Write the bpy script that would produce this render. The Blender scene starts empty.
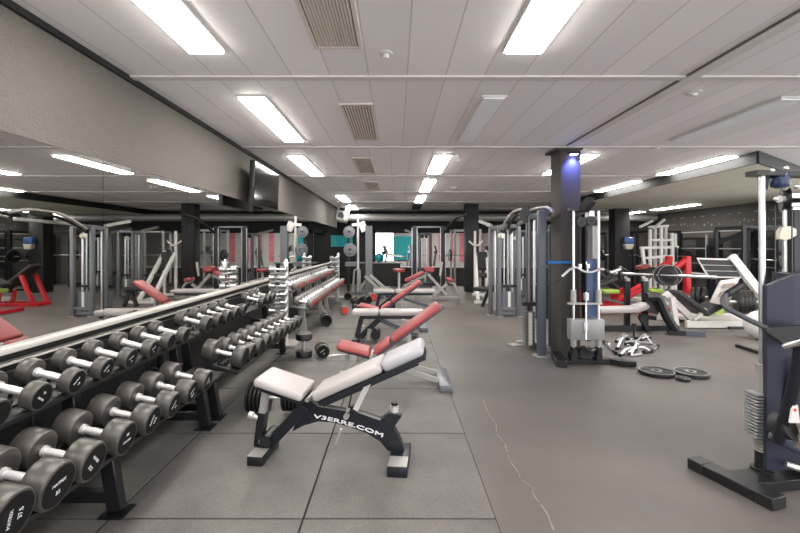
import bpy, bmesh, math, random
from mathutils import Vector, Matrix, Euler
random.seed(7)
SC = bpy.context.scene
C = SC.collection
R = math.radians
# ---------------------------------------------------------------- camera model (used to read real positions)
F, H, VX, VY = 430.0, 1.45, 396.0, 245.0
HC = 1.276                      # ceiling above the eye
ZC = H + HC
def P(px, py, Y):
    return Vector(((px - VX) / F * Y, Y, H - (py - VY) / F * Y))
def V(*a): return Vector(a)

# ---------------------------------------------------------------- materials
def nodes_of(name):
    m = bpy.data.materials.new(name); m.use_nodes = True
    nt = m.node_tree
    return m, nt, nt.nodes['Principled BSDF']
def mat(name, col, rough=0.5, metal=0.0, noise=0.0, scale=30.0, bump=0.0, bscale=None, spec=0.5, coat=0.0):
    m, nt, b = nodes_of(name)
    b.inputs['Roughness'].default_value = rough
    b.inputs['Metallic'].default_value = metal
    b.inputs['Specular IOR Level'].default_value = spec
    b.inputs['Coat Weight'].default_value = coat
    tc = nt.nodes.new('ShaderNodeTexCoord')
    nz = nt.nodes.new('ShaderNodeTexNoise'); nz.inputs['Scale'].default_value = scale; nz.inputs['Detail'].default_value = 4
    nt.links.new(tc.outputs['Object'], nz.inputs['Vector'])
    mx = nt.nodes.new('ShaderNodeMix'); mx.data_type = 'RGBA'
    a = [max(0, c * (1 - noise)) for c in col] + [1]; c2 = [min(1, c * (1 + noise)) for c in col] + [1]
    mx.inputs['A'].default_value = a; mx.inputs['B'].default_value = c2
    nt.links.new(nz.outputs['Fac'], mx.inputs['Factor'])
    nt.links.new(mx.outputs['Result'], b.inputs['Base Color'])
    if bump:
        n2 = nt.nodes.new('ShaderNodeTexNoise'); n2.inputs['Scale'].default_value = bscale or scale; n2.inputs['Detail'].default_value = 3
        nt.links.new(tc.outputs['Object'], n2.inputs['Vector'])
        bp = nt.nodes.new('ShaderNodeBump'); bp.inputs['Strength'].default_value = bump; bp.inputs['Distance'].default_value = 0.02
        nt.links.new(n2.outputs['Fac'], bp.inputs['Height'])
        nt.links.new(bp.outputs['Normal'], b.inputs['Normal'])
    return m
def emit(name, col, strength):
    m, nt, b = nodes_of(name)
    b.inputs['Base Color'].default_value = (*col, 1)
    b.inputs['Emission Color'].default_value = (*col, 1)
    b.inputs['Emission Strength'].default_value = strength
    return m
def rgb(r, g, b):
    f = lambda c: (c / 255 / 12.92) if c / 255 <= 0.04045 else ((c / 255 + 0.055) / 1.055) ** 2.4
    return (f(r), f(g), f(b))

def floor_material():
    m, nt, b = nodes_of('rubber_floor')
    tc = nt.nodes.new('ShaderNodeTexCoord')
    n1 = nt.nodes.new('ShaderNodeTexNoise'); n1.inputs['Scale'].default_value = 1.1; n1.inputs['Detail'].default_value = 5
    n2 = nt.nodes.new('ShaderNodeTexNoise'); n2.inputs['Scale'].default_value = 160; n2.inputs['Detail'].default_value = 2
    for n in (n1, n2): nt.links.new(tc.outputs['Object'], n.inputs['Vector'])
    r = nt.nodes.new('ShaderNodeValToRGB')
    r.color_ramp.elements[0].position = 0.3; r.color_ramp.elements[0].color = (*rgb(88, 83, 80), 1)
    r.color_ramp.elements[1].position = 0.72; r.color_ramp.elements[1].color = (*rgb(106, 100, 96), 1)
    nt.links.new(n1.outputs['Fac'], r.inputs['Fac'])
    mx = nt.nodes.new('ShaderNodeMix'); mx.data_type = 'RGBA'; mx.blend_type = 'MULTIPLY'; mx.inputs['Factor'].default_value = 0.35
    nt.links.new(r.outputs['Color'], mx.inputs['A']); nt.links.new(n2.outputs['Color'], mx.inputs['B'])
    nt.links.new(r.outputs['Color'], b.inputs['Base Color'])
    b.inputs['Roughness'].default_value = 0.5; b.inputs['Specular IOR Level'].default_value = 0.45
    bp = nt.nodes.new('ShaderNodeBump'); bp.inputs['Strength'].default_value = 0.15; bp.inputs['Distance'].default_value = 0.005
    nt.links.new(n2.outputs['Fac'], bp.inputs['Height']); nt.links.new(bp.outputs['Normal'], b.inputs['Normal'])
    return m
def mat_material():
    m, nt, b = nodes_of('rubber_mat_speckled')
    tc = nt.nodes.new('ShaderNodeTexCoord')
    n1 = nt.nodes.new('ShaderNodeTexNoise'); n1.inputs['Scale'].default_value = 2.5; n1.inputs['Detail'].default_value = 6
    n2 = nt.nodes.new('ShaderNodeTexNoise'); n2.inputs['Scale'].default_value = 120; n2.inputs['Detail'].default_value = 1
    for n in (n1, n2): nt.links.new(tc.outputs['Object'], n.inputs['Vector'])
    r = nt.nodes.new('ShaderNodeValToRGB')
    r.color_ramp.elements[0].position = 0.3; r.color_ramp.elements[0].color = (*rgb(92, 89, 87), 1)
    r.color_ramp.elements[1].position = 0.75; r.color_ramp.elements[1].color = (*rgb(116, 112, 108), 1)
    nt.links.new(n1.outputs['Fac'], r.inputs['Fac'])
    r2 = nt.nodes.new('ShaderNodeValToRGB')
    r2.color_ramp.elements[0].position = 0.45; r2.color_ramp.elements[0].color = (0.75, 0.75, 0.75, 1)
    r2.color_ramp.elements[1].position = 0.62; r2.color_ramp.elements[1].color = (1.15, 1.15, 1.15, 1)
    nt.links.new(n2.outputs['Fac'], r2.inputs['Fac'])
    mx = nt.nodes.new('ShaderNodeMix'); mx.data_type = 'RGBA'; mx.blend_type = 'MULTIPLY'; mx.inputs['Factor'].default_value = 0.6
    nt.links.new(r.outputs['Color'], mx.inputs['A']); nt.links.new(r2.outputs['Color'], mx.inputs['B'])
    nt.links.new(mx.outputs['Result'], b.inputs['Base Color'])
    b.inputs['Roughness'].default_value = 0.55; b.inputs['Specular IOR Level'].default_value = 0.4
    return m
def ceiling_material(name, base, seam):
    m, nt, b = nodes_of(name)
    tc = nt.nodes.new('ShaderNodeTexCoord'); sp = nt.nodes.new('ShaderNodeSeparateXYZ')
    nt.links.new(tc.outputs['Object'], sp.inputs['Vector'])
    def mth(op, a, v=None, w=None):
        n = nt.nodes.new('ShaderNodeMath'); n.operation = op
        nt.links.new(a, n.inputs[0])
        if v is not None: n.inputs[1].default_value = v
        return n.outputs[0]
    sh = nt.nodes.new('ShaderNodeMath'); sh.operation = 'MULTIPLY_ADD'; sh.inputs[1].default_value = 0.16   # the far bays sit a little to the left
    nt.links.new(mth('GREATER_THAN', sp.outputs['Y'], 5.6), sh.inputs[0]); nt.links.new(sp.outputs['X'], sh.inputs[2])
    d = mth('DIVIDE', mth('SUBTRACT', sh.outputs[0], 0.08), 0.29)
    fr = mth('FRACT', mth('ADD', d, 60.0))
    ed = mth('LESS_THAN', fr, 0.03)
    wn = nt.nodes.new('ShaderNodeTexWhiteNoise'); wn.noise_dimensions = '2D'
    cx = nt.nodes.new('ShaderNodeCombineXYZ')
    nt.links.new(mth('FLOOR', d), cx.inputs['X'])
    nt.links.new(mth('FLOOR', mth('DIVIDE', mth('SUBTRACT', sp.outputs['Y'], 0.94), 2.33)), cx.inputs['Y'])
    nt.links.new(cx.outputs['Vector'], wn.inputs['Vector'])
    mx = nt.nodes.new('ShaderNodeMix'); mx.data_type = 'RGBA'
    mx.inputs['A'].default_value = (*[c * 0.93 for c in base], 1); mx.inputs['B'].default_value = (*[c * 1.05 for c in base], 1)
    nt.links.new(wn.outputs['Value'], mx.inputs['Factor'])
    m2 = nt.nodes.new('ShaderNodeMix'); m2.data_type = 'RGBA'; m2.inputs['B'].default_value = (*seam, 1)
    nt.links.new(ed, m2.inputs['Factor']); nt.links.new(mx.outputs['Result'], m2.inputs['A'])
    nt.links.new(m2.outputs['Result'], b.inputs['Base Color'])
    b.inputs['Roughness'].default_value = 0.55
    return m

MT = {}
MT['floor'] = floor_material()
MT['mat'] = mat_material()
MT['ceil'] = ceiling_material('ceiling_panels', rgb(240, 236, 236), rgb(206, 200, 198))
MT['ceil_low'] = ceiling_material('low_ceiling_panels', rgb(226, 226, 208), rgb(200, 200, 184))
MT['strip'] = mat('ceiling_strip_paint', rgb(214, 209, 206), 0.6)
MT['stucco'] = mat('grey_stucco', rgb(100, 95, 90), 0.85, noise=0.14, scale=70, bump=0.9, bscale=75)
MT['darkwall'] = mat('dark_wall_paint', rgb(74, 70, 68), 0.8, noise=0.1, scale=25)
MT['greywall'] = mat('grey_wall_paint', rgb(84, 80, 77), 0.8, noise=0.05, scale=12)
MT['fascia'] = mat('dark_fascia', rgb(17, 17, 18), 0.7, noise=0.1)
MT['palewall'] = mat('pale_wall_paint', rgb(182, 180, 178), 0.7)
MT['tealwall'] = mat('teal_wall_paint', rgb(20, 150, 155), 0.6, noise=0.08, scale=4)
MT['pinkwall'] = mat('pink_poster_print', rgb(205, 120, 130), 0.6, noise=0.5, scale=3)
MT['beam'] = mat('galvanised_duct', rgb(170, 168, 165), 0.45, 0.4)
MT['mirror'] = mat('mirror_silver', (0.72, 0.725, 0.705), 0.012, 1.0)
MT['ledge'] = mat('pale_ledge_aluminium', rgb(195, 190, 184), 0.4, 0.2)
MT['black'] = mat('black_powder_coat', rgb(19, 19, 22), 0.42, noise=0.1)
MT['satin'] = mat('satin_black_panel', rgb(22, 22, 23), 0.5, noise=0.1)
MT['navy'] = mat('navy_powder_coat', rgb(18, 20, 30), 0.4, noise=0.08)
MT['navyshroud'] = mat('navy_shroud_plastic', rgb(28, 33, 52), 0.5, noise=0.05)
MT['bluegrey'] = mat('blue_grey_powder_coat', rgb(80, 85, 97), 0.38, 0.15, noise=0.05)
MT['greymetal'] = mat('grey_powder_coat', rgb(104, 106, 110), 0.4, 0.25, noise=0.05)
MT['silver'] = mat('silver_paint', rgb(172, 169, 165), 0.35, 0.4)
MT['chrome'] = mat('chrome', (0.9, 0.9, 0.9), 0.3, 1.0)
MT['gapshade'] = mat('mat_gap_shade', rgb(20, 19, 19), 0.9)
MT['handle'] = mat('satin_chrome_handle', rgb(225, 222, 222), 0.35, 0.55)
MT['brushed'] = mat('brushed_steel', (0.66, 0.66, 0.67), 0.32, 1.0)
MT['plate'] = mat('grey_stack_plates', rgb(150, 150, 150), 0.4, 0.3)
MT['bluepanel'] = mat('steel_blue_panel', rgb(72, 90, 128), 0.45)
MT['bluehousing'] = mat('blue_housing_enamel', rgb(30, 42, 78), 0.3)
MT['armgrey'] = mat('dark_grey_tube', rgb(70, 72, 78), 0.35, 0.3)
MT['white'] = mat('white_powder_coat', rgb(214, 211, 207), 0.4)
MT['rubber'] = mat('urethane_lit_side', rgb(66, 62, 59), 0.36, noise=0.12, scale=60, spec=0.6)  # black urethane, lightened: light reflected off the head sides put into the colour
MT['rubberface'] = mat('urethane_shaded_face', rgb(15, 15, 16), 0.6, noise=0.1, scale=60, spec=0.25)  # same urethane, darkened: shade of the flat ends put into the colour
MT['greyrubber'] = mat('grey_dumbbell_head', rgb(120, 117, 114), 0.4, 0.3, noise=0.1)
MT['iron'] = mat('black_iron_plate', rgb(34, 34, 35), 0.4, 0.2, noise=0.15)
MT['ironrim'] = mat('pale_plate_rim', rgb(150, 146, 140), 0.35, 0.4)
MT['greydisc'] = mat('grey_weight_disc', rgb(112, 114, 118), 0.45, 0.2)
MT['whitepad'] = mat('off_white_vinyl', rgb(174, 168, 167), 0.45, noise=0.03, scale=8, bump=0.06, bscale=9)
MT['palevinyl'] = mat('pale_grey_vinyl', rgb(166, 165, 170), 0.45, noise=0.03, scale=8)
MT['redpad'] = mat('red_vinyl', rgb(160, 76, 77), 0.45, noise=0.06, scale=8)
MT['redcap'] = mat('red_end_cap', rgb(196, 52, 44), 0.4, noise=0.05)
MT['red'] = mat('red_powder_coat', rgb(190, 22, 34), 0.38)
MT['blackpad'] = mat('black_vinyl', rgb(40, 40, 42), 0.5, noise=0.1)
MT['textwhite'] = mat('white_lettering', rgb(225, 225, 228), 0.5)
MT['scratch'] = mat('chalky_scuff', rgb(136, 131, 127), 0.8)
MT['lightframe'] = mat('light_frame_paint', rgb(215, 212, 208), 0.5)
MT['lit'] = emit('lit_diffuser', (1.0, 0.965, 0.92), 16.0)
MT['unlit'] = mat('unlit_diffuser', rgb(248, 251, 255), 0.35)
MT['led'] = emit('blue_lamp', (0.25, 0.3, 1.0), 14.0)
MT['screen'] = mat('dark_tv_glass', rgb(20, 20, 20), 0.1, spec=0.25)
MT['bluestrap'] = mat('blue_strap', rgb(20, 120, 200), 0.6)
MT['bluefluid'] = mat('blue_bottle_plastic', rgb(70, 105, 165), 0.3)
MT['creamplastic'] = mat('cream_plastic', rgb(212, 208, 192), 0.45)
MT['tan'] = mat('tan_leather', rgb(150, 140, 128), 0.8, noise=0.3, scale=60)
MT['green'] = mat('lime_upholstery', rgb(150, 178, 76), 0.5)
MT['teal'] = mat('teal_rubber', rgb(30, 140, 150), 0.5)
MT['ventdark'] = mat('vent_shadow_grey', rgb(104, 99, 94), 0.8)
MT['vent'] = mat('vent_paint', rgb(222, 212, 202), 0.5)

# ---------------------------------------------------------------- mesh builder
class M:
    def __init__(s, t=None):
        s.bm = bmesh.new()
        s.inv = None
        if t is not None:
            s.inv = (Matrix.Translation(t.location) @ t.rotation_euler.to_matrix().to_4x4()).inverted()
    def _new(s, verts): return [s.bm.verts.new(v) for v in verts]
    def box(s, c, size, rot=None, bevel=0.0, seg=2):
        r = bmesh.ops.create_cube(s.bm, size=1.0)
        vs = r['verts']
        mt = Matrix.Translation(Vector(c))
        if rot is not None: mt = mt @ (rot.to_4x4() if isinstance(rot, Matrix) else Euler(rot).to_matrix().to_4x4())
        mt = mt @ Matrix.Diagonal((*size, 1))
        bmesh.ops.transform(s.bm, matrix=mt, verts=vs)
        if bevel:
            es = list({e for v in vs for e in v.link_edges})
            bmesh.ops.bevel(s.bm, geom=es, offset=bevel, segments=seg, affect='EDGES', profile=0.5)
        return s
    def beam(s, a, b, w, h, up=(0, 0, 1), bevel=0.0, seg=1):
        a, b = Vector(a), Vector(b); d = b - a; L = d.length
        x = d.normalized(); u = Vector(up)
        if abs(x.dot(u)) > 0.98: u = Vector((0, 1, 0))
        y = u.cross(x).normalized(); z = x.cross(y)
        rot = Matrix((x, y, z)).transposed()
        return s.box((a + b) / 2, (L, w, h), rot, bevel, seg)
    def cyl(s, a, b, r, n=14, r2=None):
        return s.lathe([(0, 0), (r, 0), (r if r2 is None else r2, (Vector(b) - Vector(a)).length), (0, (Vector(b) - Vector(a)).length)], a, Vector(b) - Vector(a), n)
    def lathe(s, prof, p0, axis, n=18):
        p0 = Vector(p0); ax = Vector(axis).normalized()
        u = Vector((0, 0, 1)) if abs(ax.z) < 0.9 else Vector((1, 0, 0))
        e1 = ax.cross(u).normalized(); e2 = ax.cross(e1)
        rings = []
        for r, t in prof:
            if r < 1e-6: rings.append([s.bm.verts.new(p0 + ax * t)])
            else: rings.append([s.bm.verts.new(p0 + ax * t + (e1 * math.cos(2 * math.pi * k / n) + e2 * math.sin(2 * math.pi * k / n)) * r) for k in range(n)])
        for A, B in zip(rings, rings[1:]):
            for k in range(n):
                k2 = (k + 1) % n
                if len(A) == 1 and len(B) == 1: continue
                if len(A) == 1: f = (A[0], B[k], B[k2])
                elif len(B) == 1: f = (A[k], A[k2], B[0])
                else: f = (A[k], A[k2], B[k2], B[k])
                try: s.bm.faces.new(f)
                except ValueError: pass
        return s
    def tube(s, pts, r, n=8, closed=False):
        pts = [Vector(p) for p in pts]; N = len(pts); rings = []
        nrm = None
        for i, p in enumerate(pts):
            if closed: t = (pts[(i + 1) % N] - pts[i - 1])
            else: t = (pts[min(i + 1, N - 1)] - pts[max(i - 1, 0)])
            t.normalize()
            if nrm is None:
                u = Vector((0, 0, 1)) if abs(t.z) < 0.9 else Vector((1, 0, 0))
                nrm = (u - t * u.dot(t)).normalized()
            else: nrm = (nrm - t * nrm.dot(t)).normalized()
            bn = t.cross(nrm)
            rings.append([s.bm.verts.new(p + (nrm * math.cos(2 * math.pi * k / n) + bn * math.sin(2 * math.pi * k / n)) * r) for k in range(n)])
        rng = range(N) if closed else range(N - 1)
        for i in rng:
            A, B = rings[i], rings[(i + 1) % N]
            for k in range(n): s.bm.faces.new((A[k], A[(k + 1) % n], B[(k + 1) % n], B[k]))
        if not closed:
            s.bm.faces.new(rings[0][::-1]); s.bm.faces.new(rings[-1])
        return s
    def prism(s, pts, vec, bevel=0.0):
        pts = [Vector(p) for p in pts]; vec = Vector(vec)
        a = s._new(pts); b = s._new([p + vec for p in pts]); n = len(pts)
        fs = [s.bm.faces.new(a[::-1]), s.bm.faces.new(b)]
        for i in range(n): fs.append(s.bm.faces.new((a[i], a[(i + 1) % n], b[(i + 1) % n], b[i])))
        if bevel:
            es = list({e for v in a + b for e in v.link_edges})
            bmesh.ops.bevel(s.bm, geom=es, offset=bevel, segments=2, affect='EDGES', profile=0.5)
        return s
    def sphere(s, c, r, sc=(1, 1, 1), u=16, v=10):
        rr = bmesh.ops.create_uvsphere(s.bm, u_segments=u, v_segments=v, radius=r)
        bmesh.ops.transform(s.bm, matrix=Matrix.Translation(Vector(c)) @ Matrix.Diagonal((*sc, 1)), verts=rr['verts'])
        return s
    def mesh(s, name, material):
        if s.inv is not None: bmesh.ops.transform(s.bm, matrix=s.inv, verts=s.bm.verts)
        bmesh.ops.recalc_face_normals(s.bm, faces=s.bm.faces)
        me = bpy.data.meshes.new(name)
        s.bm.to_mesh(me); s.bm.free()
        me.materials.append(material)
        for p in me.polygons: p.use_smooth = True
        me.set_sharp_from_angle(angle=R(38))
        return me
def rounded(pts, rad=0.08, n=5):
    """polyline with its corners rounded"""
    pts = [Vector(p) for p in pts]; out = [pts[0]]
    for i in range(1, len(pts) - 1):
        p, a, b = pts[i], pts[i - 1], pts[i + 1]
        ra = min(rad, (a - p).length * 0.45, (b - p).length * 0.45)
        s0 = p + (a - p).normalized() * ra; s1 = p + (b - p).normalized() * ra
        for k in range(n + 1):
            t = k / n
            out.append((1 - t) ** 2 * s0 + 2 * t * (1 - t) * p + t * t * s1)
    out.append(pts[-1]); return out

def thing(name, label, cat, loc=(0, 0, 0), rz=0.0, group=None):
    o = bpy.data.objects.new(name, None); C.objects.link(o)
    o.empty_display_size = 0.1
    o.location = loc; o.rotation_euler = (0, 0, rz)
    o['label'] = label; o['category'] = cat
    if group: o['group'] = group
    return o
def link_mesh(name, me, parent=None):
    o = bpy.data.objects.new(name, me); C.objects.link(o)
    if parent is not None: o.parent = parent
    return o
def obj(name, m, material, parent=None, label=None):
    o = link_mesh(name, m.mesh(name, MT[material] if isinstance(material, str) else material), parent)
    if label: o['label'] = label
    return o
def tag(o, label, cat, group=None):
    o['label'] = label; o['category'] = cat
    if group: o['group'] = group
    return o
def struct(name, m, material, parent=None):
    o = obj(name, m, material, parent); o['kind'] = 'structure'; return o
def single(name, m, material, label, cat, loc=None, group=None):
    """a thing that is one mesh"""
    o = obj(name, m, material); 
    return tag(o, label, cat, group)
def dup(root, loc, rot, label, group=None):
    r = root.copy(); C.objects.link(r); r.location = loc; r.rotation_euler = rot; r['label'] = label
    if group: r['group'] = group
    for ch in [o for o in kids(root)]:
        c = ch.copy(); C.objects.link(c); c.parent = r
        for g in kids(ch):
            d = g.copy(); C.objects.link(d); d.parent = c
    return r
KID = {}
def kids(o): return list(o.children)
ORD = ['first', 'second', 'third', 'fourth', 'fifth', 'sixth', 'seventh', 'eighth', 'ninth', 'tenth', 'eleventh', 'twelfth', 'thirteenth', 'fourteenth', 'fifteenth', 'sixteenth', 'seventeenth', 'eighteenth']
def text_mesh(name, body, size, extrude, material, off=0.0):
    cu = bpy.data.curves.new(name, 'FONT'); cu.body = body; cu.size = size; cu.extrude = extrude
    cu.offset = off; cu.align_x = 'CENTER'; cu.align_y = 'CENTER'; cu.resolution_u = 3
    o = bpy.data.objects.new(name, cu); C.objects.link(o)
    dg = bpy.context.evaluated_depsgraph_get()
    me = bpy.data.meshes.new_from_object(o.evaluated_get(dg))
    bpy.data.objects.remove(o); bpy.data.curves.remove(cu)
    me.materials.clear(); me.materials.append(MT[material]); me.name = name
    return me

# ---------------------------------------------------------------- the room
XL, XR, YB, YN = -2.03, 9.4, 16.1, -4.0
YLE = 14.8                       # the mirrored wall ends here
m = M(); m.box((1.7, 9.5, -0.05), (16.6, 27.4, 0.1)); FLOOR = struct('floor', m, 'floor')
# the chalky crack on the rubber floor
m = M()
pts = [(483, 400), (488, 413), (496, 424), (497, 434), (505, 444), (508, 455), (510, 461), (518, 472), (521, 480), (533, 488), (533, 494), (541, 505), (548, 515), (551, 524), (555, 533)]
w = [P(x, y, F * H / (y - VY)) for x, y in pts]
for a, b in zip(w, w[1:]):
    a = a.copy(); b = b.copy(); a.z = b.z = 0.001
    m.beam(a, a + (b - a) * random.choice((0.75, 0.9, 1.0)), 0.004 + 0.006 * random.random(), 0.002)
struct('floor_scuff', m, 'scratch', FLOOR)

m = M(); m.box((1.7, 6.0, ZC + 0.05), (16.6, 20.6, 0.1)); struct('ceiling', m, 'ceil')
# low ceiling on the right with its dark fascia
ZL = ZC - 0.166
edge = [V(4.92, YB, 0), V(4.92, 5.84, 0), V(6.62, 7.03, 0), V(9.4, 9.0, 0), V(9.4, YB, 0)]
m = M(); m.prism([V(p.x + (0.03 if p.x < 5 else 0), p.y + 0.03 if p.y < 16 else p.y, ZL) for p in edge], (0, 0, 0.165)); struct('ceiling_low', m, 'ceil_low')
m = M()
m.beam(V(4.92, YB, ZC - 0.084), V(4.92, 5.84, ZC - 0.084), 0.03, 0.166)
m.beam(V(4.905, 5.83, ZC - 0.084), V(9.4, 8.98, ZC - 0.084), 0.03, 0.166)
struct('trim_1', m, 'fascia')
n = 2
for k in range(-1, 6):
    Y = 3.27 + 2.33 * k
    m = M(); m.box(((XL + (4.9 if Y > 5.7 else XR)) / 2, Y, ZC - 0.006), ((4.9 if Y > 5.7 else XR) - XL, 0.07, 0.014))
    struct('trim_%d' % n, m, 'strip'); n += 1
m = M(); m.box((2.24, 1.5, ZC - 0.006), (0.09, 8.0, 0.016)); struct('trim_%d' % n, m, 'strip'); n += 1
m = M(); m.box((2.185, 1.5, ZC - 0.004), (0.014, 8.0, 0.01)); struct('trim_%d' % n, m, 'ventdark'); n += 1

# left wall: textured band over the mirrors, black panelling below
m = M(); m.box((XL - 0.075, (YN + YLE) / 2, (2.04 + ZC) / 2), (0.15, YLE - YN, ZC - 2.04)); struct('wall_left', m, 'stucco')
m = M(); m.box((XL - 0.09, (YN + YLE) / 2, 1.02), (0.12, YLE - YN, 2.04)); struct('wall_left_lower', m, 'satin')
m = M(); m.box((XL + 0.012, (YN + YLE) / 2, ZC - 0.02), (0.03, YLE - YN, 0.04)); struct('trim_%d' % n, m, 'fascia'); n += 1
m = M(); m.box((XL + 0.02, (YN + YLE) / 2, 0.905), (0.05, YLE - YN, 0.03), bevel=0.004); struct('trim_%d' % n, m, 'ledge'); n += 1
m = M(); m.box((XL + 0.005, (YN + YLE) / 2, 0.835), (0.05, YLE - YN, 0.012)); struct('trim_%d' % n, m, 'ledge'); n += 1
m = M(); m.box((XL + 0.0, (YN + YLE) / 2, 0.45), (0.04, YLE - YN, 0.75)); struct('baseboard_left', m, 'satin')
y = 0.58 - 1.2
k = 0
while y < YLE - 0.3:
    y2 = min(y + 1.2, YLE)
    m = M(); m.box((XL - 0.012, (y + y2) / 2, 1.48), (0.024, (y2 - y) - 0.004, 1.118))
    tag(obj('wall_mirror', m, 'mirror'), 'frameless wall mirror above the pale ledge, %s panel from the camera end' % ORD[k], 'mirror', 'mirror panels on the left wall')
    y = y2; k += 1
# shell beyond
m = M(); m.box((-6.1, 6, 1.4), (0.2, 20.4, 2.8)); struct('wall_far_left', m, 'darkwall')
m = M(); m.box((XR + 0.1, 12.4, 1.4), (0.2, 7.6, 2.8)); struct('wall_right', m, 'darkwall')   # rear and near right walls left out so the world adds fill light
m = M(); m.box((-4.1, YLE + 0.05, 1.4), (4.0, 0.1, 2.8)); struct('wall_return', m, 'darkwall')
# back wall with its wide opening over a low wall
OX0, OX1 = -0.98, 5.9
m = M()
m.box(((-6.1 + OX0) / 2, YB + 0.1, ZC / 2), (OX0 + 6.1, 0.2, ZC)); struct('wall_back_left', m, 'fascia')
m = M(); m.box(((XR + OX1) / 2, YB + 0.1, ZC / 2), (XR - OX1, 0.2, ZC)); struct('wall_back', m, 'greywall')
m = M(); m.box(((OX0 + OX1) / 2, YB + 0.1, 0.3), (OX1 - OX0, 0.2, 0.6)); struct('wall_back_low', m, 'darkwall')
m = M(); m.box(((OX0 + OX1) / 2, YB + 0.08, 0.62), (OX1 - OX0, 0.3, 0.04)); struct('trim_%d' % n, m, 'ledge'); n += 1
m = M(); m.box(((OX0 + OX1) / 2, YB + 0.1, (1.9 + ZC) / 2), (OX1 - OX0, 0.2, ZC - 1.9)); struct('wall_back_fascia', m, 'fascia')
# the room behind the opening
m = M(); m.box((1.7, 22.1, 1.4), (15.6, 0.2, 2.8)); WB = struct('wall_far_back', m, 'palewall')
m = M(); m.box((1.7, 19.2, 2.8), (15.6, 6.2, 0.1)); struct('ceiling_back_room', m, 'palewall')
m = M(); m.box((-4.2, 19.15, 1.4), (0.2, 5.9, 2.8)); struct('wall_back_room_left', m, 'palewall')
m = M(); m.box((9.5, 19.15, 1.4), (0.2, 5.9, 2.8)); struct('wall_back_room_right', m, 'palewall')
m = M(); m.box((0.42, 21.94, 1.3), (1.05, 0.1, 1.2)); struct('wall_teal', m, 'tealwall')
WIN = emit('daylight_glazing', (0.93, 0.97, 1.0), 2.6)
for i, (xa, xb) in enumerate([(-1.1, -0.12)]):
    m = M()
    m.box(((xa + xb) / 2, 21.96, 0.62), (xb - xa, 0.08, 0.06)); m.box(((xa + xb) / 2, 21.96, 2.3), (xb - xa, 0.08, 0.06))
    for xx in (xa, xb): m.box((xx, 21.96, 1.46), (0.06, 0.08, 1.74))
    fr = struct('window_%d' % (i + 1), m, 'white')
    m = M(); m.box(((xa + xb) / 2, 21.98, 1.46), (xb - xa - 0.06, 0.02, 1.62)); o = obj('pane', m, WIN, fr); o['kind'] = 'structure'
for i, (xa, w_) in enumerate([(1.75, 0.18), (2.3, 0.25), (2.85, 0.15), (3.4, 0.3), (4.3, 0.25)]):
    m = M(); m.box((xa, 21.97, 1.35), (w_, 0.03, 1.5))
    single('wall_banner', m, 'pinkwall', 'pink and white banner on the far back room wall, %s from the teal wall' % ORD[i], 'banner', group='banners in the back room')
m = M(); m.box((-2.0, YB - 0.012, 1.6), (0.75, 0.02, 0.42))
single('teal_panel', m, 'tealwall', 'teal strip panel on the dark wall behind the round grey plates', 'panel')
# galvanised duct across the back and two columns
m = M(); m.cyl((-2.0, 15.4, H + 0.98), (9.3, 15.4, H + 0.98), 0.13, 16)
for x in (-1, 2, 5, 8):
    m.cyl((x, 15.4, H + 0.98), (x + 0.05, 15.4, H + 0.98), 0.14, 16)
DUCT = single('ventilation_duct', m, 'beam', 'pale round metal duct running across the back under the ceiling', 'duct')
m = M(); m.box((2.275, 5.78, ZC / 2), (0.26, 0.36, ZC), bevel=0.006); COL = struct('column_1', m, 'darkwall')
m = M(); m.box((2.25, 5.78, ZC - 0.02), (0.36, 0.40, 0.03)); struct('column_collar', m, 'darkwall', COL)
m = M(); m.box((2.34, 13.4, ZC / 2), (0.4, 0.4, ZC), bevel=0.006); struct('column_2', m, 'satin')
m = M(); m.box((6.87, 13.25, ZC / 2), (0.44, 0.4, ZC), bevel=0.006); struct('column_3', m, 'satin')

# ---------------------------------------------------------------- ceiling fixtures
LIGHTS = []
def ceiling_light(x0, x1, y0, y1, lit, label, zc=ZC):
    if x1 < 4: x0, x1, y0, y1 = (0.983 * q for q in (x0, x1, y0, y1))
    t = thing('ceiling_light', label, 'light', ((x0 + x1) / 2, (y0 + y1) / 2, zc), group='long ceiling light panels')
    w_, l_ = x1 - x0, y1 - y0
    m = M()
    for sx in (-1, 1): m.box((sx * (w_ / 2 - 0.008), 0, -0.008), (0.016, l_, 0.016))
    for sy in (-1, 1): m.box((0, sy * (l_ / 2 - 0.008), -0.008), (w_ - 0.032, 0.016, 0.016))
    obj('frame', m, 'lightframe', t)
    m = M(); m.box((0, 0, -0.014), (w_ - 0.034, l_ - 0.034, 0.028)); obj('diffuser', m, 'lit' if lit else 'unlit', t)
LFT = ['nearest', 'second', 'third', 'fourth', 'fifth', 'sixth']
ceiling_light(-1.385, -1.13, 1.35, 2.87, True, 'nearest lit panel of the row along the textured left wall')
ceiling_light(-1.385, -1.13, 3.72, 5.33, True, 'second lit panel of the row along the textured left wall')
ceiling_light(-1.58, -1.33, 6.2, 7.95, True, 'third lit panel of the row along the textured left wall')
ceiling_light(-1.58, -1.33, 11.2, 12.7, True, 'fourth lit panel of the left row, above the silver racks')
ceiling_light(-1.58, -1.33, 13.95, 15.4, True, 'last lit panel of the left row, beside the small speaker')
ceiling_light(0.71, 0.98, 1.35, 2.87, True, 'big lit panel at the top of the photo, right of the large vent')
ceiling_light(0.745, 0.965, 3.72, 5.33, False, 'unlit bluish panel of the middle row, beyond the near lit one')
ceiling_light(0.545, 0.81, 6.15, 7.7, True, 'first lit panel beyond the unlit one in the middle row')
ceiling_light(0.545, 0.81, 8.5, 10.3, True, 'second lit panel beyond the unlit one in the middle row')
ceiling_light(0.545, 0.81, 11.2, 12.9, True, 'third lit panel beyond the unlit one in the middle row')
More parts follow.
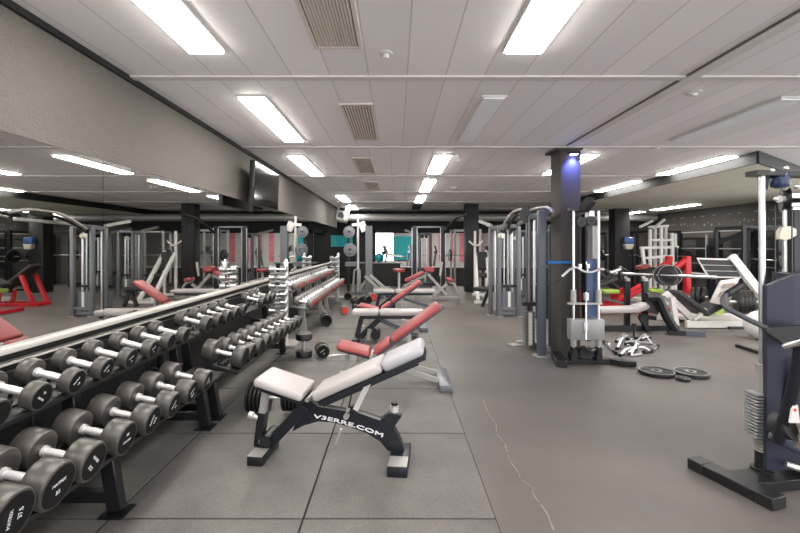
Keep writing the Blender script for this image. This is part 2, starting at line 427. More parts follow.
ceiling_light(2.64, 2.9, 6.1, 7.8, True, 'lit panel half hidden behind the column with the blue lamp')
ceiling_light(3.36, 3.6, 3.75, 5.3, False, 'unlit bluish panel at the upper right above the cable machine')
ceiling_light(4.64, 4.88, 6.1, 7.7, True, 'lit panel beside the dark edge of the lowered ceiling, the nearer one')
ceiling_light(4.64, 4.88, 8.5, 10.1, True, 'lit panel beside the dark edge of the lowered ceiling, the farther one')
ceiling_light(7.95, 8.25, 11.6, 13.5, True, 'lit panel in the lowered ceiling, the nearer of the two', ZL)
ceiling_light(7.9, 8.2, 14.1, 15.3, True, 'lit panel in the lowered ceiling, the farther of the two', ZL)
for i, (xx, yy) in enumerate([(-1.26, -0.3), (0.85, -0.3), (3.5, 1.2), (6.6, 3.4), (3.5, -1.8), (0.85, -2.6), (6.6, 0.2), (8.4, 5.2), (8.9, 7.4), (5.4, 4.0), (7.3, 6.3)]):  # last four are unseen extra panels, added to brighten the right side
    ceiling_light(xx - 0.13, xx + 0.13, yy - 0.75, yy + 0.75, True, 'unseen lit ceiling panel out of the frame, %s' % ORD[i])
def ceiling_vent(x0, x1, y0, y1, nsl, label):
    t = thing('ceiling_vent', label, 'vent', ((x0 + x1) / 2, (y0 + y1) / 2, ZC), group='ceiling vents')
    w_, l_ = x1 - x0, y1 - y0
    m = M(); m.box((0, 0, -0.002), (w_ - 0.02, l_ - 0.02, 0.004)); obj('backing', m, 'ventdark', t)
    m = M()
    for sx in (-1, 1): m.box((sx * (w_ / 2 - 0.012), 0, -0.008), (0.024, l_, 0.016))
    for sy in (-1, 1): m.box((0, sy * (l_ / 2 - 0.012), -0.008), (w_ - 0.048, 0.024, 0.016))
    obj('frame', m, 'vent', t)
    m = M()
    for k in range(nsl):
        x = -w_ / 2 + 0.03 + (w_ - 0.06) * (k + 0.5) / nsl
        m.box((x, 0, -0.008), ((w_ - 0.06) / nsl * 0.55, l_ - 0.048, 0.012), (0, R(28), 0))
    obj('louvre', m, 'vent', t)
ceiling_vent(-0.525, -0.215, 1.4, 2.77, 14, 'large slatted ceiling vent at the top edge between the two near lights')
ceiling_vent(-0.51, -0.21, 3.86, 5.2, 9, 'slatted ceiling vent beyond the first cross strip, left of centre')
ceiling_vent(-0.64, -0.36, 6.25, 7.6, 8, 'slatted ceiling vent beyond the second cross strip')
ceiling_vent(-0.64, -0.36, 8.6, 9.9, 8, 'faint slatted ceiling vent beyond the third cross strip')
m = M(); m.box((0.68, 14.2, ZC - 0.03), (0.28, 1.3, 0.06)); single('ceiling_cassette', m, 'fascia', 'dark ceiling unit at the far end of the middle light row', 'ceiling unit')
def sprinkler(px, py, label, r=0.03):
    p = P(px, py, F * HC / (VY - py))
    m = M(); m.lathe([(0, 0), (r * 1.5, 0), (r * 1.5, 0.008), (r * 0.7, 0.014), (r * 0.6, 0.035), (0, 0.04)], V(p.x, p.y, ZC), (0, 0, -1), 14)
    single('smoke_detector', m, 'lightframe', label, 'detector', group='round ceiling detectors')
sprinkler(386, 53, 'small round sensor on the ceiling near the big vent')
sprinkler(694, 92, 'round detector on the ceiling left of the unlit right panel', 0.04)
sprinkler(657, 147, 'round detector on the ceiling above the lit panel by the dark edge', 0.05)
sprinkler(454, 187, 'small detector on the ceiling right of the far middle lights', 0.06)
# blue lamp on the column
t = thing('column_lamp', 'small blue lamp at the top of the dark column', 'lamp', (2.30, 5.585, 2.62))
m = M(); m.box((0, -0.02, 0.02), (0.12, 0.06, 0.03), bevel=0.006); obj('housing', m, 'black', t)
m = M(); m.box((0, -0.025, 0.002), (0.09, 0.045, 0.008)); obj('lens', m, 'led', t)
ld = bpy.data.lights.new('blue_spot', 'SPOT'); ld.energy = 16; ld.color = (0.16, 0.2, 1.0); ld.spot_size = R(110); ld.spot_blend = 0.8; ld.shadow_soft_size = 0.03
lo = bpy.data.objects.new('blue_spot', ld); C.objects.link(lo); lo.location = (2.30, 5.54, 2.60); lo.rotation_euler = (R(14), 0, 0)

# television and loudspeaker
t = thing('television', 'black television tilted on a bracket high on the textured left wall', 'television', (-1.84, 6.02, 1.97))
m = M(t); m.box((-1.83, 6.02, 2.245), (0.06, 1.15, 0.57), (0, R(2), 0), bevel=0.006); obj('cabinet', m, 'black', t)
m = M(t); m.box((-1.798, 6.02, 2.247), (0.006, 1.11, 0.53), (0, R(2), 0)); obj('screen', m, 'screen', t)
m = M(t); m.box((-1.943, 6.02, 2.25), (0.15, 0.3, 0.25)); obj('bracket', m, 'black', t)
t = thing('loudspeaker', 'small pale loudspeaker tilted at the far end of the left wall', 'speaker', (-1.78, 14.3, 2.28))
c = P(343, 213.5, 14.3)
m = M(t); m.box(c, (0.34, 0.3, 0.56), (R(-14), R(8), R(-15)), bevel=0.03); obj('cabinet', m, 'white', t)
m = M(t); m.cyl(c + V(-0.02, -0.12, -0.07), c + V(-0.05, -0.2, -0.08), 0.11, 16); obj('woofer', m, 'greydisc', t)
m = M(t); m.box(c + V(0.0, -0.15, 0.13), (0.18, 0.06, 0.07), (R(-14), R(8), R(-15))); obj('horn', m, 'iron', t)
m = M(t); m.beam(c + V(-0.05, 0.1, -0.1), (XL, 14.45, c.z - 0.1), 0.05, 0.05); obj('bracket', m, 'black', t)

# ---------------------------------------------------------------- rubber mats
MX = [-2.0, -1.51, -0.49, 0.53]
m = M(); m.box((-0.735, 5.88, 0.0006), (2.53, 11.36, 0.0012)); struct('floor_gap_shade', m, 'gapshade', FLOOR)  # dark sheet added under the mats so their gaps look shaded
MTH = 0.006
mesh_cache = {}
for ci in range(3):
    for ri in range(11):
        y0 = 0.21 + 1.03 * ri
        w_ = MX[ci + 1] - MX[ci]
        key = ci
        if key not in mesh_cache:
            m = M(); m.box((0, 0, MTH / 2), (w_ - 0.011, 1.019, MTH), bevel=0.002, seg=1); mesh_cache[key] = m.mesh('rubber_mat', MT['mat'])
        o = link_mesh('rubber_mat', mesh_cache[key]); o.location = ((MX[ci] + MX[ci + 1]) / 2, y0 + 0.515, 0)
        where = ['under the racks', 'in the left column', 'in the right column'][ci]
        tag(o, 'grey rubber floor mat %s, %s row from the camera' % (where, ORD[ri]), 'mat', 'square rubber floor mats')

# ---------------------------------------------------------------- dumbbells
def head_prof(r, l):
    e = min(0.012, l * 0.15)
    return [(0, 0), (r * 0.5, 0), (r * 0.52, -0.0), (r - e, 0), (r - e * 0.3, e * 0.3), (r, e), (r, l - e), (r - e * 0.3, l - e * 0.3), (r - e, l), (r * 0.93, l), (r * 0.92, l - 0.004), (0, l - 0.004)]
DBM = {}
def dumbbell(r, L, hl, label, group, kind='black', text=None, trot=0.0):
    t = thing('dumbbell', label, 'dumbbell', group=group)
    key = (round(r, 4), L, hl, kind)
    if key not in DBM:
        a = M().lathe(head_prof(r, hl), (L / 2 - hl, 0, 0), (1, 0, 0), 28).mesh('head', MT['rubber' if kind == 'black' else 'greyrubber'])
        b = M().lathe(head_prof(r, hl), (-L / 2 + hl, 0, 0), (-1, 0, 0), 28).mesh('head', MT['rubber' if kind == 'black' else 'greyrubber'])
        hnd = M().lathe([(0, -L / 2 + hl * 0.6), (0.017, -L / 2 + hl * 0.6), (0.017, -0.03), (0.0185, 0), (0.017, 0.03), (0.017, L / 2 - hl * 0.6), (0, L / 2 - hl * 0.6)], (0, 0, 0), (1, 0, 0), 14)
        for s in (-1, 1): hnd.lathe([(0.017, 0), (0.024, 0), (0.024, 0.018), (0.017, 0.018)], (s * (L / 2 - hl - 0.009) - 0.009, 0, 0), (1, 0, 0), 14)
        hnd = hnd.mesh('handle', MT['handle' if kind == 'black' else 'brushed'])
        cap = M().lathe([(0, 0), (r * 0.91, 0), (r * 0.89, 0.003), (r * 0.3, 0.003), (r * 0.28, 0.0015), (0, 0.0015)], (L / 2 - 0.004, 0, 0), (1, 0, 0), 28).mesh('end_face', MT['rubberface' if kind == 'black' else 'redcap'])
        DBM[key] = (a, b, hnd, cap)
    a, b, hnd, cap = DBM[key]
    h1 = link_mesh('head', a, t); link_mesh('head', b, t); link_mesh('handle', hnd, t)
    cf = link_mesh('end_face', cap, h1)
    cf['label'] = 'dark end face' if kind == 'black' else 'red end face'
    if text:
        for body, size, dz in ((text[0], r * 0.2, r * 0.14), (text[1], r * 0.26, -r * 0.3)):
            me = text_mesh('lettering', body, size, 0.0006, 'textwhite')
            # text plane (x right, y up) -> local (y right, z up) on the +x face
            ca, sa = math.cos(trot), math.sin(trot)
            mtx = Matrix(((0, 0, 1, L / 2 - 0.0004), (ca, -sa, 0, -sa * dz), (sa, ca, 0, ca * dz), (0, 0, 0, 1)))
            me.transform(mtx)
            o = link_mesh('lettering', me, h1); o['label'] = 'white lettering on the end face'
    return t
def place(t, loc, tilt, rx=0.0, rz=0.0):
    t.rotation_mode = 'XYZ'
    t.location = loc; t.rotation_euler = (rx, tilt, rz)

# black two-tier racks along the wall
TL, TU = R(12.5), R(13.5)
# tray planes pass through these points (X, Z) on their upper face
LOWC, UPC = V(-1.516, 0, 0.525 - 0.086), V(-1.74, 0, 0.80 - 0.064)
def tray_pt(c, tilt, s, up): return V(c.x + s * math.cos(tilt) + up * math.sin(tilt), 0, c.z - s * math.sin(tilt) + up * math.cos(tilt))
def dumbbell_rack(y0, y1, legs, label, frame='black', tray='satin', low=LOWC, upc=UPC, wl=0.25, wu=0.22, group=None, lean=0.17):
    t = thing('dumbbell_rack', label, 'rack', (-1.7, (y0 + y1) / 2, MTH), group=group)
    yc, L = (y0 + y1) / 2, y1 - y0
    for nm, c, tl, w_ in (('lower_tray', low, TL, wl), ('upper_tray', upc, TU, wu)):
        m = M(t)
        q = tray_pt(c, tl, 0, -0.016); m.box((q.x, yc, q.z), (w_, L, 0.03), (0, tl, 0), bevel=0.004, seg=1)
        obj(nm, m, tray, t)
    if frame == 'black':
        m = M(t); m.box((-1.955, yc, 0.50), (0.02, L, 0.62)); obj('back_panel', m, 'satin', t)
    for yl in legs:
        m = M(t); a = V(-1.505, yl, MTH + 0.006); b = V(-1.505 - lean, yl, 0.30)
        topx = upc.x + 0.02
        m.beam(V(-1.505, yl, MTH + 0.018), V(-1.56, yl, low.z - 0.05), 0.06, 0.075, up=(1, 0, 0), bevel=0.004)
        m.beam(V(-1.735, yl, low.z - 0.0), V(topx - 0.04, yl, upc.z - 0.035), 0.06, 0.07, up=(1, 0, 0), bevel=0.004)
        m.beam(V(-1.56, yl, low.z - 0.052), V(-1.95, yl, low.z + 0.02), 0.05, 0.05)
        lg = obj('leg', m, frame, t)
        m = M(t); m.box((-1.505, yl, MTH + 0.005), (0.13, 0.13, 0.008)); obj('foot_plate', m, frame, lg)
        m = M(t); m.beam(V(-1.53, yl, 0.10), V(-1.96, yl, 0.10), 0.05, 0.06, bevel=0.003); obj('foot_beam', m, frame, t)
        m = M(t); m.beam(V(-1.95, yl, MTH + 0.002), V(-1.97, yl, upc.z), 0.06, 0.06, up=(1, 0, 0), bevel=0.003); obj('rear_post', m, frame, t)
    return t
def saddles(t, c, tl, ys, w_, mt='black'):
    for y in ys:
        m = M(t)
        q = tray_pt(c, tl, 0, 0.004); m.box((q.x, y, q.z), (0.07, 0.075, 0.009), (0, tl, 0))
        for s in (-0.026, 0.026):
            for dy in (-1, 1):
                q = tray_pt(c, tl, s, 0.016); m.box((q.x, y + dy * 0.030, q.z), (0.014, 0.012, 0.032), (0, tl, 0))
        obj('saddle', m, mt, t)
GB = 'dumbbells on the black racks'
rackA = dumbbell_rack(1.0, 3.5, (1.2, 2.32, 3.40), 'black two-tier dumbbell rack nearest the camera along the mirrors')
LOWB = LOWC + V(0.10, 0, 0.0)
rackB = dumbbell_rack(3.54, 5.86, (3.60, 5.74), 'second black two-tier dumbbell rack along the mirrors, before the chrome tower', low=LOWB)
def on_rack(c, tl, y, r, L, hl, label, group, kind='black', text=None, trot=0, extra=0.0):
    t = dumbbell(r, L, hl, label, group, kind, text, trot)
    q = tray_pt(c, tl, 0, r + 0.001 + extra)
    place(t, (q.x, y, q.z), tl)
    return t
lowA = [1.29, 1.50, 1.703, 1.905, 2.14, 2.37, 2.60, 2.83, 3.07]
rl = [0.098, 0.097, 0.094, 0.086, 0.083, 0.080, 0.078, 0.076, 0.075]
txt = [None, ('MATRIX', '37.5'), ('MATRIX', '35'), ('MATRIX', '32.5'), ('MATRIX', '30'), ('MATRIX', '27.5'), ('MATRIX', '25'), ('MATRIX', '22.5'), ('MATRIX', '20')]
rot = [0, 1.57, 0.1, -0.8, 3.2, 1.2, 0.9, 0.5, 1.1]
for i, y in enumerate(lowA):
    on_rack(LOWC, TL, y, rl[i], 0.33, 0.098, 'round black dumbbell, %s from the near end on the near black rack\'s lower tray' % ORD[i], GB, 'black', txt[i], rot[i])
upA = [1.5, 1.72, 1.935, 2.15, 2.37, 2.59, 2.83, 3.05, 3.27]
rot = [0, .4, 2.5, 0.75, 0.7, 0.4, 0.3, .9, .2]
for i, y in enumerate(upA):
    on_rack(UPC, TU, y, [0.064, 0.064, 0.063, 0.062, 0.061, 0.060, 0.060, 0.059, 0.058][i], 0.275, 0.062, 'round black dumbbell, %s from the near end on the near black rack\'s upper tray' % ORD[i], GB, 'black', ('MATRIX', str(20 - 2 * i)) if i in (2, 3, 4, 5, 6) else None, rot[i])
lowB = [3.62, 3.84, 4.05, 4.26, 4.46, 4.66, 4.86, 5.06, 5.26, 5.46]
for i, y in enumerate(lowB):
    on_rack(LOWB + (-0.04 + 0.08 * (y - 3.6) / 1.9) * V(1, 0, -math.tan(TL)), TL, y, 0.092 if i == 0 else 0.080 - 0.0008 * i, 0.34 if i == 0 else 0.31, 0.095, 'round black dumbbell, %s from the near end on the second black rack\'s lower tray' % ORD[i], GB)
upB = [3.66, 3.90, 4.10, 4.31, 4.54, 5.20, 5.42, 5.62]
for i, y in enumerate(upB):
    on_rack(UPC, TU, y, 0.068 if i == 0 else 0.061, 0.275, 0.064, 'round black dumbbell, %s from the near end on the second black rack\'s upper tray' % ORD[i], GB)
saddles(rackA, UPC, TU, upA + [3.42], 0.27); saddles(rackB, UPC, TU, upB + [4.74, 4.96], 0.27)
saddles(rackA, LOWC, TL, lowA + [3.3], 0.3); 
for y in lowB + [5.7]: saddles(rackB, LOWB + (-0.04 + 0.08 * (y - 3.6) / 1.9) * V(1, 0, -math.tan(TL)), TL, [y], 0.3)

# silver racks of red-ended dumbbells
LOWS, UPS = V(-1.50, 0, 0.47), V(-1.74, 0, 0.755)
GR = 'red-ended dumbbells on the silver racks'
for ri, (y0, y1) in enumerate([(6.75, 9.0), (9.05, 11.3)]):
    which = ['nearer', 'farther'][ri]
    rk = dumbbell_rack(y0, y1, (y0 + 0.35, y1 - 0.3), '%s silver two-tier rack of red-ended dumbbells along the mirrors' % which, 'silver', 'greymetal', LOWS, UPS, 0.22, 0.22)
    for tier, c, tl in (('lower', LOWS, TL), ('upper', UPS, TU)):
        for k in range(10):
            y = y0 + 0.14 + k * 0.215
            on_rack(c, tl, y, 0.07 if tier == 'lower' else 0.06, 0.29, 0.085, 'red-ended dumbbell, %s from the near end on the %s silver rack\'s %s tray' % (ORD[k], which, tier), GR, 'grey')

# chrome dumbbell towers
def dumbbell_tower(x, y, label):
    t = thing('dumbbell_tower', label, 'rack', (x, y, MTH))
    m = M(); m.box((0, 0, 0.02), (0.42, 0.42, 0.04), bevel=0.01); obj('base', m, 'silver', t)
    m = M(); m.cyl((0.03, 0, 0.03), (0.03, 0, 1.18), 0.035, 14); obj('post', m, 'chrome', t)
    m = M(); m.cyl((0.03, 0, 1.18), (0.03, 0, 1.20), 0.05, 14); m.sphere((0.03, 0, 1.215), 0.025); obj('finial', m, 'chrome', t)
    for k in range(8):
        z = 0.26 + 0.12 * k
        m = M(); m.box((-0.06, -0.07, z - 0.056), (0.2, 0.15, 0.012)); obj('cradle', m, 'silver', t)
    return t
for (x, y, nm, far) in ((-1.62, 6.22, 'chrome tower standing between the black and the silver racks', False), (-1.6, 11.7, 'chrome tower standing at the far end of the silver racks', True)):
    t = dumbbell_tower(x, y, 'tall ' + nm)
    proto = None
    for k in range(8):
        z = MTH + 0.26 + 0.12 * k
        lab = 'small chrome dumbbell, %s from the top of the %s chrome tower' % (ORD[7 - k], 'far' if far else 'near')
        if proto is None:
            d = thing('chrome_dumbbell', lab, 'dumbbell', group='chrome dumbbells on the towers')
            for s in (-1, 1):
                mm = M().lathe([(0, 0), (0.035, 0), (0.048, 0.01), (0.048, 0.085), (0.038, 0.095), (0, 0.095)], (s * 0.03, 0, 0), (s, 0, 0), 18); obj('head', mm, 'brushed', d)
            mm = M().cyl((-0.05, 0, 0), (0.05, 0, 0), 0.015, 12); obj('handle', mm, 'chrome', d)
            proto = d
        else: d = dup(proto, (0, 0, 0), (0, 0, 0), lab)
        d.location = (x - 0.06, y - 0.098, z); d.rotation_euler = (0, 0, 0)

# ---------------------------------------------------------------- benches
def pad(m, a, b, width, th, bev=0.03, up=(0, 0, 1)):
    m.beam(a, b, width, th, up, bevel=bev, seg=3)

def white_text_bench():
    """adjustable bench whose side plate carries its lettering; local x along the bench, camera on the -y side"""
    X0, Y0, rz = -0.42, 2.93, R(-6)
    t = thing('adjustable_bench', 'adjustable bench with white pads and white lettering on its black side plate', 'bench', (X0, Y0, MTH), rz)
    Mi = (Matrix.Translation(t.location) @ t.rotation_euler.to_matrix().to_4x4()).inverted()
    # side plane of the lettered plate in local y = -0.03
    def L(px, py, yl=-0.03):
        # ray through the photo point, met with the local plane y = yl
        d = V((px - VX) / F, 1.0, -(py - VY) / F); o = V(0, 0, H)
        o2, d2 = Mi @ o, Mi.to_3x3() @ d
        s = (yl - o2.y) / d2.y
        q = o2 + d2 * s
        return V(q.x, yl, q.z)
    # feet
    m = M(); lf = L(253, 462, -0.2); m.box((lf.x, -0.03, 0.032), (0.105, 0.30, 0.062), bevel=0.005); f1 = obj('rear_foot', m, 'black', t)
    m = M(); m.box((lf.x, -0.12, 0.064), (0.1, 0.12, 0.004)); obj('foot_cap', m, 'silver', f1)
    rf = L(397, 470, -0.22); m = M(); m.box((rf.x, -0.05, 0.034), (0.125, 0.34, 0.066), bevel=0.005); f2 = obj('front_foot', m, 'navy', t)
    m = M(); m.box((rf.x, -0.15, 0.068), (0.12, 0.13, 0.004)); obj('foot_cap', m, 'silver', f2)
    # lettered plate
    pts = [(302, 406), (308, 398), (318, 407), (347, 412), (352, 406), (357, 413), (380, 421), (388, 414), (397, 415), (402, 416), (393, 428), (400, 440), (404, 452), (388, 451), (380, 441), (366, 433), (350, 427), (332, 422), (318, 421), (304, 425), (292, 432)]
    ring = [L(*p) for p in pts]
    m = M(); m.prism(ring, (0, 0.06, 0), bevel=0.003); pl = obj('side_plate', m, 'navy', t)
    me = text_mesh('lettering', 'V3ERRE.COM', 0.095, 0.001, 'textwhite', 0.0)
    a, b = L(314, 414.5), L(383, 434)
    ang = math.atan2(b.z - a.z, b.x - a.x); c = (a + b) / 2
    wd = max(v.co.x for v in me.vertices) - min(v.co.x for v in me.vertices)
    sc = (b - a).length / wd
    for v in me.vertices:   # lettering follows the gentle arch of the plate
        x, y = v.co.x * sc, v.co.y * sc * 0.42
        y += -0.45 * (x * x - (wd * sc / 2) ** 2) * 0.5
        xr = x * math.cos(ang) - y * math.sin(ang); zr = x * math.sin(ang) + y * math.cos(ang)
        v.co = V(c.x + xr, -0.0312 - v.co.z * 0.5, c.z + zr - 0.013)
    bmt = bmesh.new()
    for k, (dx, dz) in enumerate(((0, 0), (0.003, 0.0005), (0.001, 0.0025), (0.003, 0.003))):   # heavy strokes
        nv = len(bmt.verts); bmt.from_mesh(me); bmt.verts.ensure_lookup_table()
        for v in bmt.verts[nv:]: v.co += V(dx, -0.00012 * k, dz)
    bmt.to_mesh(me); bmt.free()
    o = link_mesh('lettering', me, pl); o['label'] = 'white lettering on the side plate'
    # second plate edge and legs
    m = M(); m.beam(L(265, 448, 0.0) , L(306, 405, 0.0), 0.07, 0.075, bevel=0.004); obj('rear_leg', m, 'navy', t)
    m = M(); m.beam(L(388, 443, 0.0), V(rf.x, 0.0, 0.075), 0.05, 0.06); obj('front_leg', m, 'navy', t)
    # seat post
    m = M(); m.beam(L(259, 445, 0), L(263, 412, 0), 0.06, 0.06, up=(1, 0, 0), bevel=0.004); sp = obj('seat_post', m, 'black', t)
    m = M(); m.beam(L(262.5, 416, 0), L(267, 385, 0), 0.045, 0.045, up=(1, 0, 0)); obj('post_tube', m, 'silver', sp)
    m = M(); m.cyl(L(252, 416, -0.02), L(258, 418, -0.02), 0.018, 12); m.cyl(L(249, 415, -0.02), L(253, 416, -0.02), 0.026, 12); obj('pin_knob', m, 'silver', sp)
    m = M(); p = L(270, 436, 0); m.cyl(p + V(0, -0.09, 0), p + V(0, 0.09, 0), 0.04, 16); obj('roller', m, 'black', t)
    m = M(); p = L(263, 440, -0.05); m.cyl(p + V(0, -0.03, 0), p + V(0, 0.02, 0), 0.02, 12); obj('bolt', m, 'silver', t)
    # cushions (local y -0.16..0.16)
    def cush(pa, pb, th, wdt, yl=-0.15):
        a, b = L(*pa, yl), L(*pb, yl)
        a.y = b.y = 0; return a, b
    sa, sb = cush((254, 378), (303, 394.5), 0.06, 0.3)
    up = V(-(sb - sa).z, 0, (sb - sa).x).normalized()
    m = M(); pad(m, sa - up * 0.03, sb - up * 0.03, 0.30, 0.06, 0.022); obj('seat_pad', m, 'whitepad', t)
    m = M(); m.beam(sa + (sb - sa) * 0.14 - up * 0.073, sb - up * 0.073, 0.24, 0.024); m.beam(sa + (sb - sa) * 0.3 - up * 0.105, sb + (sb - sa) * 0.02 - up * 0.105, 0.06, 0.04); obj('seat_board', m, 'navy', t)
    ba, bb = cush((309.5, 394), (420, 345), 0.07, 0.3)
    up = V(-(bb - ba).z, 0, (bb - ba).x).normalized()
    mid = ba + (bb - ba) * 0.63
    m = M(); pad(m, ba - up * 0.035, mid - up * 0.035, 0.30, 0.065, 0.024); obj('back_pad', m, 'whitepad', t)
    m = M(); pad(m, mid + (bb - ba) * 0.005 - up * 0.04, bb - up * 0.038, 0.30, 0.072, 0.03); obj('head_pad', m, 'palevinyl', t)
    m = M(); m.beam(ba + (bb - ba) * 0.02 - up * 0.092, ba + (bb - ba) * 0.985 - up * 0.092, 0.24, 0.03); m.beam(ba - up * 0.115, ba + (bb - ba) * 0.9 - up * 0.115, 0.07, 0.05); obj('back_board', m, 'navy', t)
    # struts, rods and the toothed spring knob
    m = M(); m.beam(L(370, 380, -0.05), L(356, 409, -0.05), 0.035, 0.05, up=(0, 1, 0)); m.beam(L(363.5, 381, -0.06), L(373, 378, -0.06), 0.05, 0.045); obj('support_strut', m, 'handle', t)
    m = M(); m.beam(L(355, 407, 0), L(350, 418, 0), 0.06, 0.04, up=(0, 1, 0)); obj('strut_sleeve', m, 'black', t)
    m = M(); m.cyl(L(347, 416, -0.06), L(353.5, 385, -0.02), 0.006, 8); obj('pull_rod', m, 'black', t)
    m = M(); p = L(346.5, 416, -0.06); m.cyl(p + V(0, -0.02, 0), p + V(0, 0.02, 0), 0.018, 12); p = L(348, 410, -0.06); m.cyl(p + V(0, -0.02, 0), p + V(0, 0.02, 0), 0.012, 12); obj('bolt', m, 'silver', t)
    m = M(); m.beam(L(341, 429, 0.03), L(336, 443, 0.03), 0.012, 0.035, up=(0, 1, 0)); ar = obj('ladder_arm', m, 'silver', t)
    m = M()
    for k in range(4):
        q = L(340.3 - 1.1 * k, 431 + 3.1 * k, 0.02); m.cyl(q + V(0, -0.002, 0), q + V(0, 0.004, 0), 0.006, 8)
    obj('hole', m, 'black', ar)
    m = M(); a, b = L(394, 419, 0), L(394.5, 405, 0)
    m.cyl(a, b, 0.014, 12)
    for k in range(5):
        q = a + (b - a) * (0.15 + 0.18 * k); m.cyl(q, q + (b - a).normalized() * 0.009, 0.027, 12)
    obj('pop_spring', m, 'chrome', t)
    m = M(); m.cyl(b, b + (b - a).normalized() * 0.02, 0.024, 12); obj('knob', m, 'black', t)
    m = M(); p = L(308, 399, -0.05); m.cyl(p + V(0, -0.02, 0), p + V(0, 0.12, 0), 0.016, 12); obj('pivot_bolt', m, 'silver', t)
    return t
white_text_bench()

def red_bench(x, y, label, rz=0.0):
    t = thing('adjustable_bench', label, 'bench', (x, y, MTH), rz, 'red padded adjustable benches')
    sa, sb = V(-0.60, 0, 0.44), V(-0.26, 0, 0.355); 
    def un(a, b): return V(-(b - a).z, 0, (b - a).x).normalized()
    u = un(sa, sb)
    m = M(); pad(m, sa - u * 0.03, sb - u * 0.03, 0.3, 0.06); obj('seat_pad', m, 'redpad', t)
    m = M(); m.beam(sa - u * 0.068 + V(0.02, 0, 0), sb - u * 0.068, 0.22, 0.018); obj('seat_board', m, 'black', t)
    ba, bb = V(-0.245, 0, 0.36), V(0.43, 0, 0.85); u = un(ba, bb)
    m1, m2 = ba + (bb - ba) * 0.24, ba + (bb - ba) * 0.265
    m = M(); pad(m, ba - u * 0.03, m1 - u * 0.03, 0.28, 0.06); obj('lower_back_pad', m, 'redpad', t)
    m = M(); pad(m, m2 - u * 0.035, bb - u * 0.035, 0.28, 0.065); obj('back_pad', m, 'redpad', t)
    m = M(); m.beam(ba - u * 0.078, bb - u * 0.078 + (bb - ba) * 0.03, 0.07, 0.04); m.beam(ba + (bb - ba) * 0.3 - u * 0.072, bb - u * 0.072, 0.2, 0.012); obj('back_rail', m, 'bluegrey', t)
    m = M(); m.box((0.49, 0.0, 0.035), (0.13, 0.6, 0.07), bevel=0.006); obj('front_foot', m, 'greymetal', t)
    m = M(); m.box((-0.56, 0.0, 0.035), (0.1, 0.42, 0.07), bevel=0.006); obj('rear_foot', m, 'silver', t)
    for s in (-1, 1):
        m = M(); m.beam(V(0.43, s * 0.14, 0.07), V(-0.26, s * 0.05, 0.27), 0.045, 0.05, bevel=0.003); obj('base_rail', m, 'silver', t)
    m = M(); m.beam(V(-0.56, 0, 0.06), V(-0.26, 0, 0.30), 0.06, 0.06, bevel=0.004); obj('rear_leg', m, 'silver', t)
    m = M(); m.beam(V(-0.52, 0, 0.1), V(-0.5, 0, 0.36), 0.05, 0.05, up=(1, 0, 0)); m.cyl(V(-0.68, -0.12, 0.31), V(-0.5, -0.12, 0.33), 0.015); m.cyl(V(-0.68, -0.12, 0.31), V(-0.7, -0.12, 0.25), 0.018); obj('seat_post', m, 'silver', t)
    m = M(); m.beam(V(0.16, 0, 0.15), V(0.13, 0, 0.58), 0.04, 0.04, up=(1, 0, 0)); obj('support_strut', m, 'silver', t)
    m = M(); m.cyl(V(-0.25, -0.12, 0.30), V(-0.25, 0.12, 0.30), 0.02); obj('pivot', m, 'chrome', t)
    return t
red_bench(0.0, 4.5, 'red padded incline bench with white rails, right behind the lettered white bench')
red_bench(-0.03, 7.45, 'smaller looking red incline bench beyond the flat white bench')

def flat_bench(x, y, label, frame, x0, x1, gap, padm='whitepad'):
    t = thing('flat_bench', label, 'bench', (x, y, MTH), 0, 'flat white benches')
    m = M(); pad(m, V(x0, 0, 0.43), V(gap - 0.01, 0, 0.43), 0.3, 0.08); obj('seat_pad', m, padm, t)
    m = M(); pad(m, V(gap + 0.01, 0, 0.43), V(x1, 0, 0.43), 0.3, 0.08); obj('back_pad', m, padm, t)
    m = M(); m.beam(V(x0 + 0.12, 0, 0.365), V(x1 - 0.06, 0, 0.365), 0.2, 0.045); obj('pad_board', m, frame, t)
    m = M(); m.box((x0 + 0.06, 0, 0.03), (0.1, 0.44, 0.06), bevel=0.005); obj('rear_foot', m, 'black', t)
    m = M(); m.box((x1 - 0.12, 0, 0.03), (0.1, 0.5, 0.06), bevel=0.005); obj('front_foot', m, 'black', t)
    m = M(); m.beam(V(x0 + 0.07, 0, 0.06), V(x0 + 0.14, 0, 0.345), 0.06, 0.07, up=(1, 0, 0)); obj('seat_post', m, frame, t)
    m = M(); m.beam(V(x0 + 0.12, 0, 0.05), V(gap, 0, 0.33), 0.07, 0.08); obj('rear_leg', m, frame, t)
    m = M(); m.beam(V(gap + 0.02, 0, 0.31), V(x1 - 0.12, 0, 0.08), 0.05, 0.06); obj('base_rail', m, 'bluegrey', t)
    m = M(); m.cyl(V(gap - 0.05, -0.2, 0.12), V(gap - 0.05, 0.05, 0.12), 0.07, 16); obj('roller', m, 'black', t)
    m = M(); m.cyl(V(gap - 0.16, -0.14, 0.04), V(gap - 0.14, -0.14, 0.2), 0.03, 12); obj('sleeve', m, 'silver', t)
    return t
flat_bench(0, 6.5, 'flat white bench on a navy frame between the two red benches', 'navy', -0.66, 0.42, -0.25)
flat_bench(0, 9.5, 'flat white bench beyond the red benches in the middle distance', 'navy', -0.5, 0.86, -0.03)

# ---------------------------------------------------------------- free weights on the floor
def plate_stack(t, x0, x1, n, r, yc, zc, name='weight_plate'):
    for k in range(n):
        a = x0 + (x1 - x0) * k / n; b = a + (x1 - x0) / n * 0.8
        m = M(); m.lathe([(0.02, 0), (r - 0.012, 0), (r, 0.005), (r, (b - a) - 0.005), (r - 0.012, b - a), (0.02, b - a)], V(a, yc, zc), (1, 0, 0), 24); obj(name, m, 'iron', t)
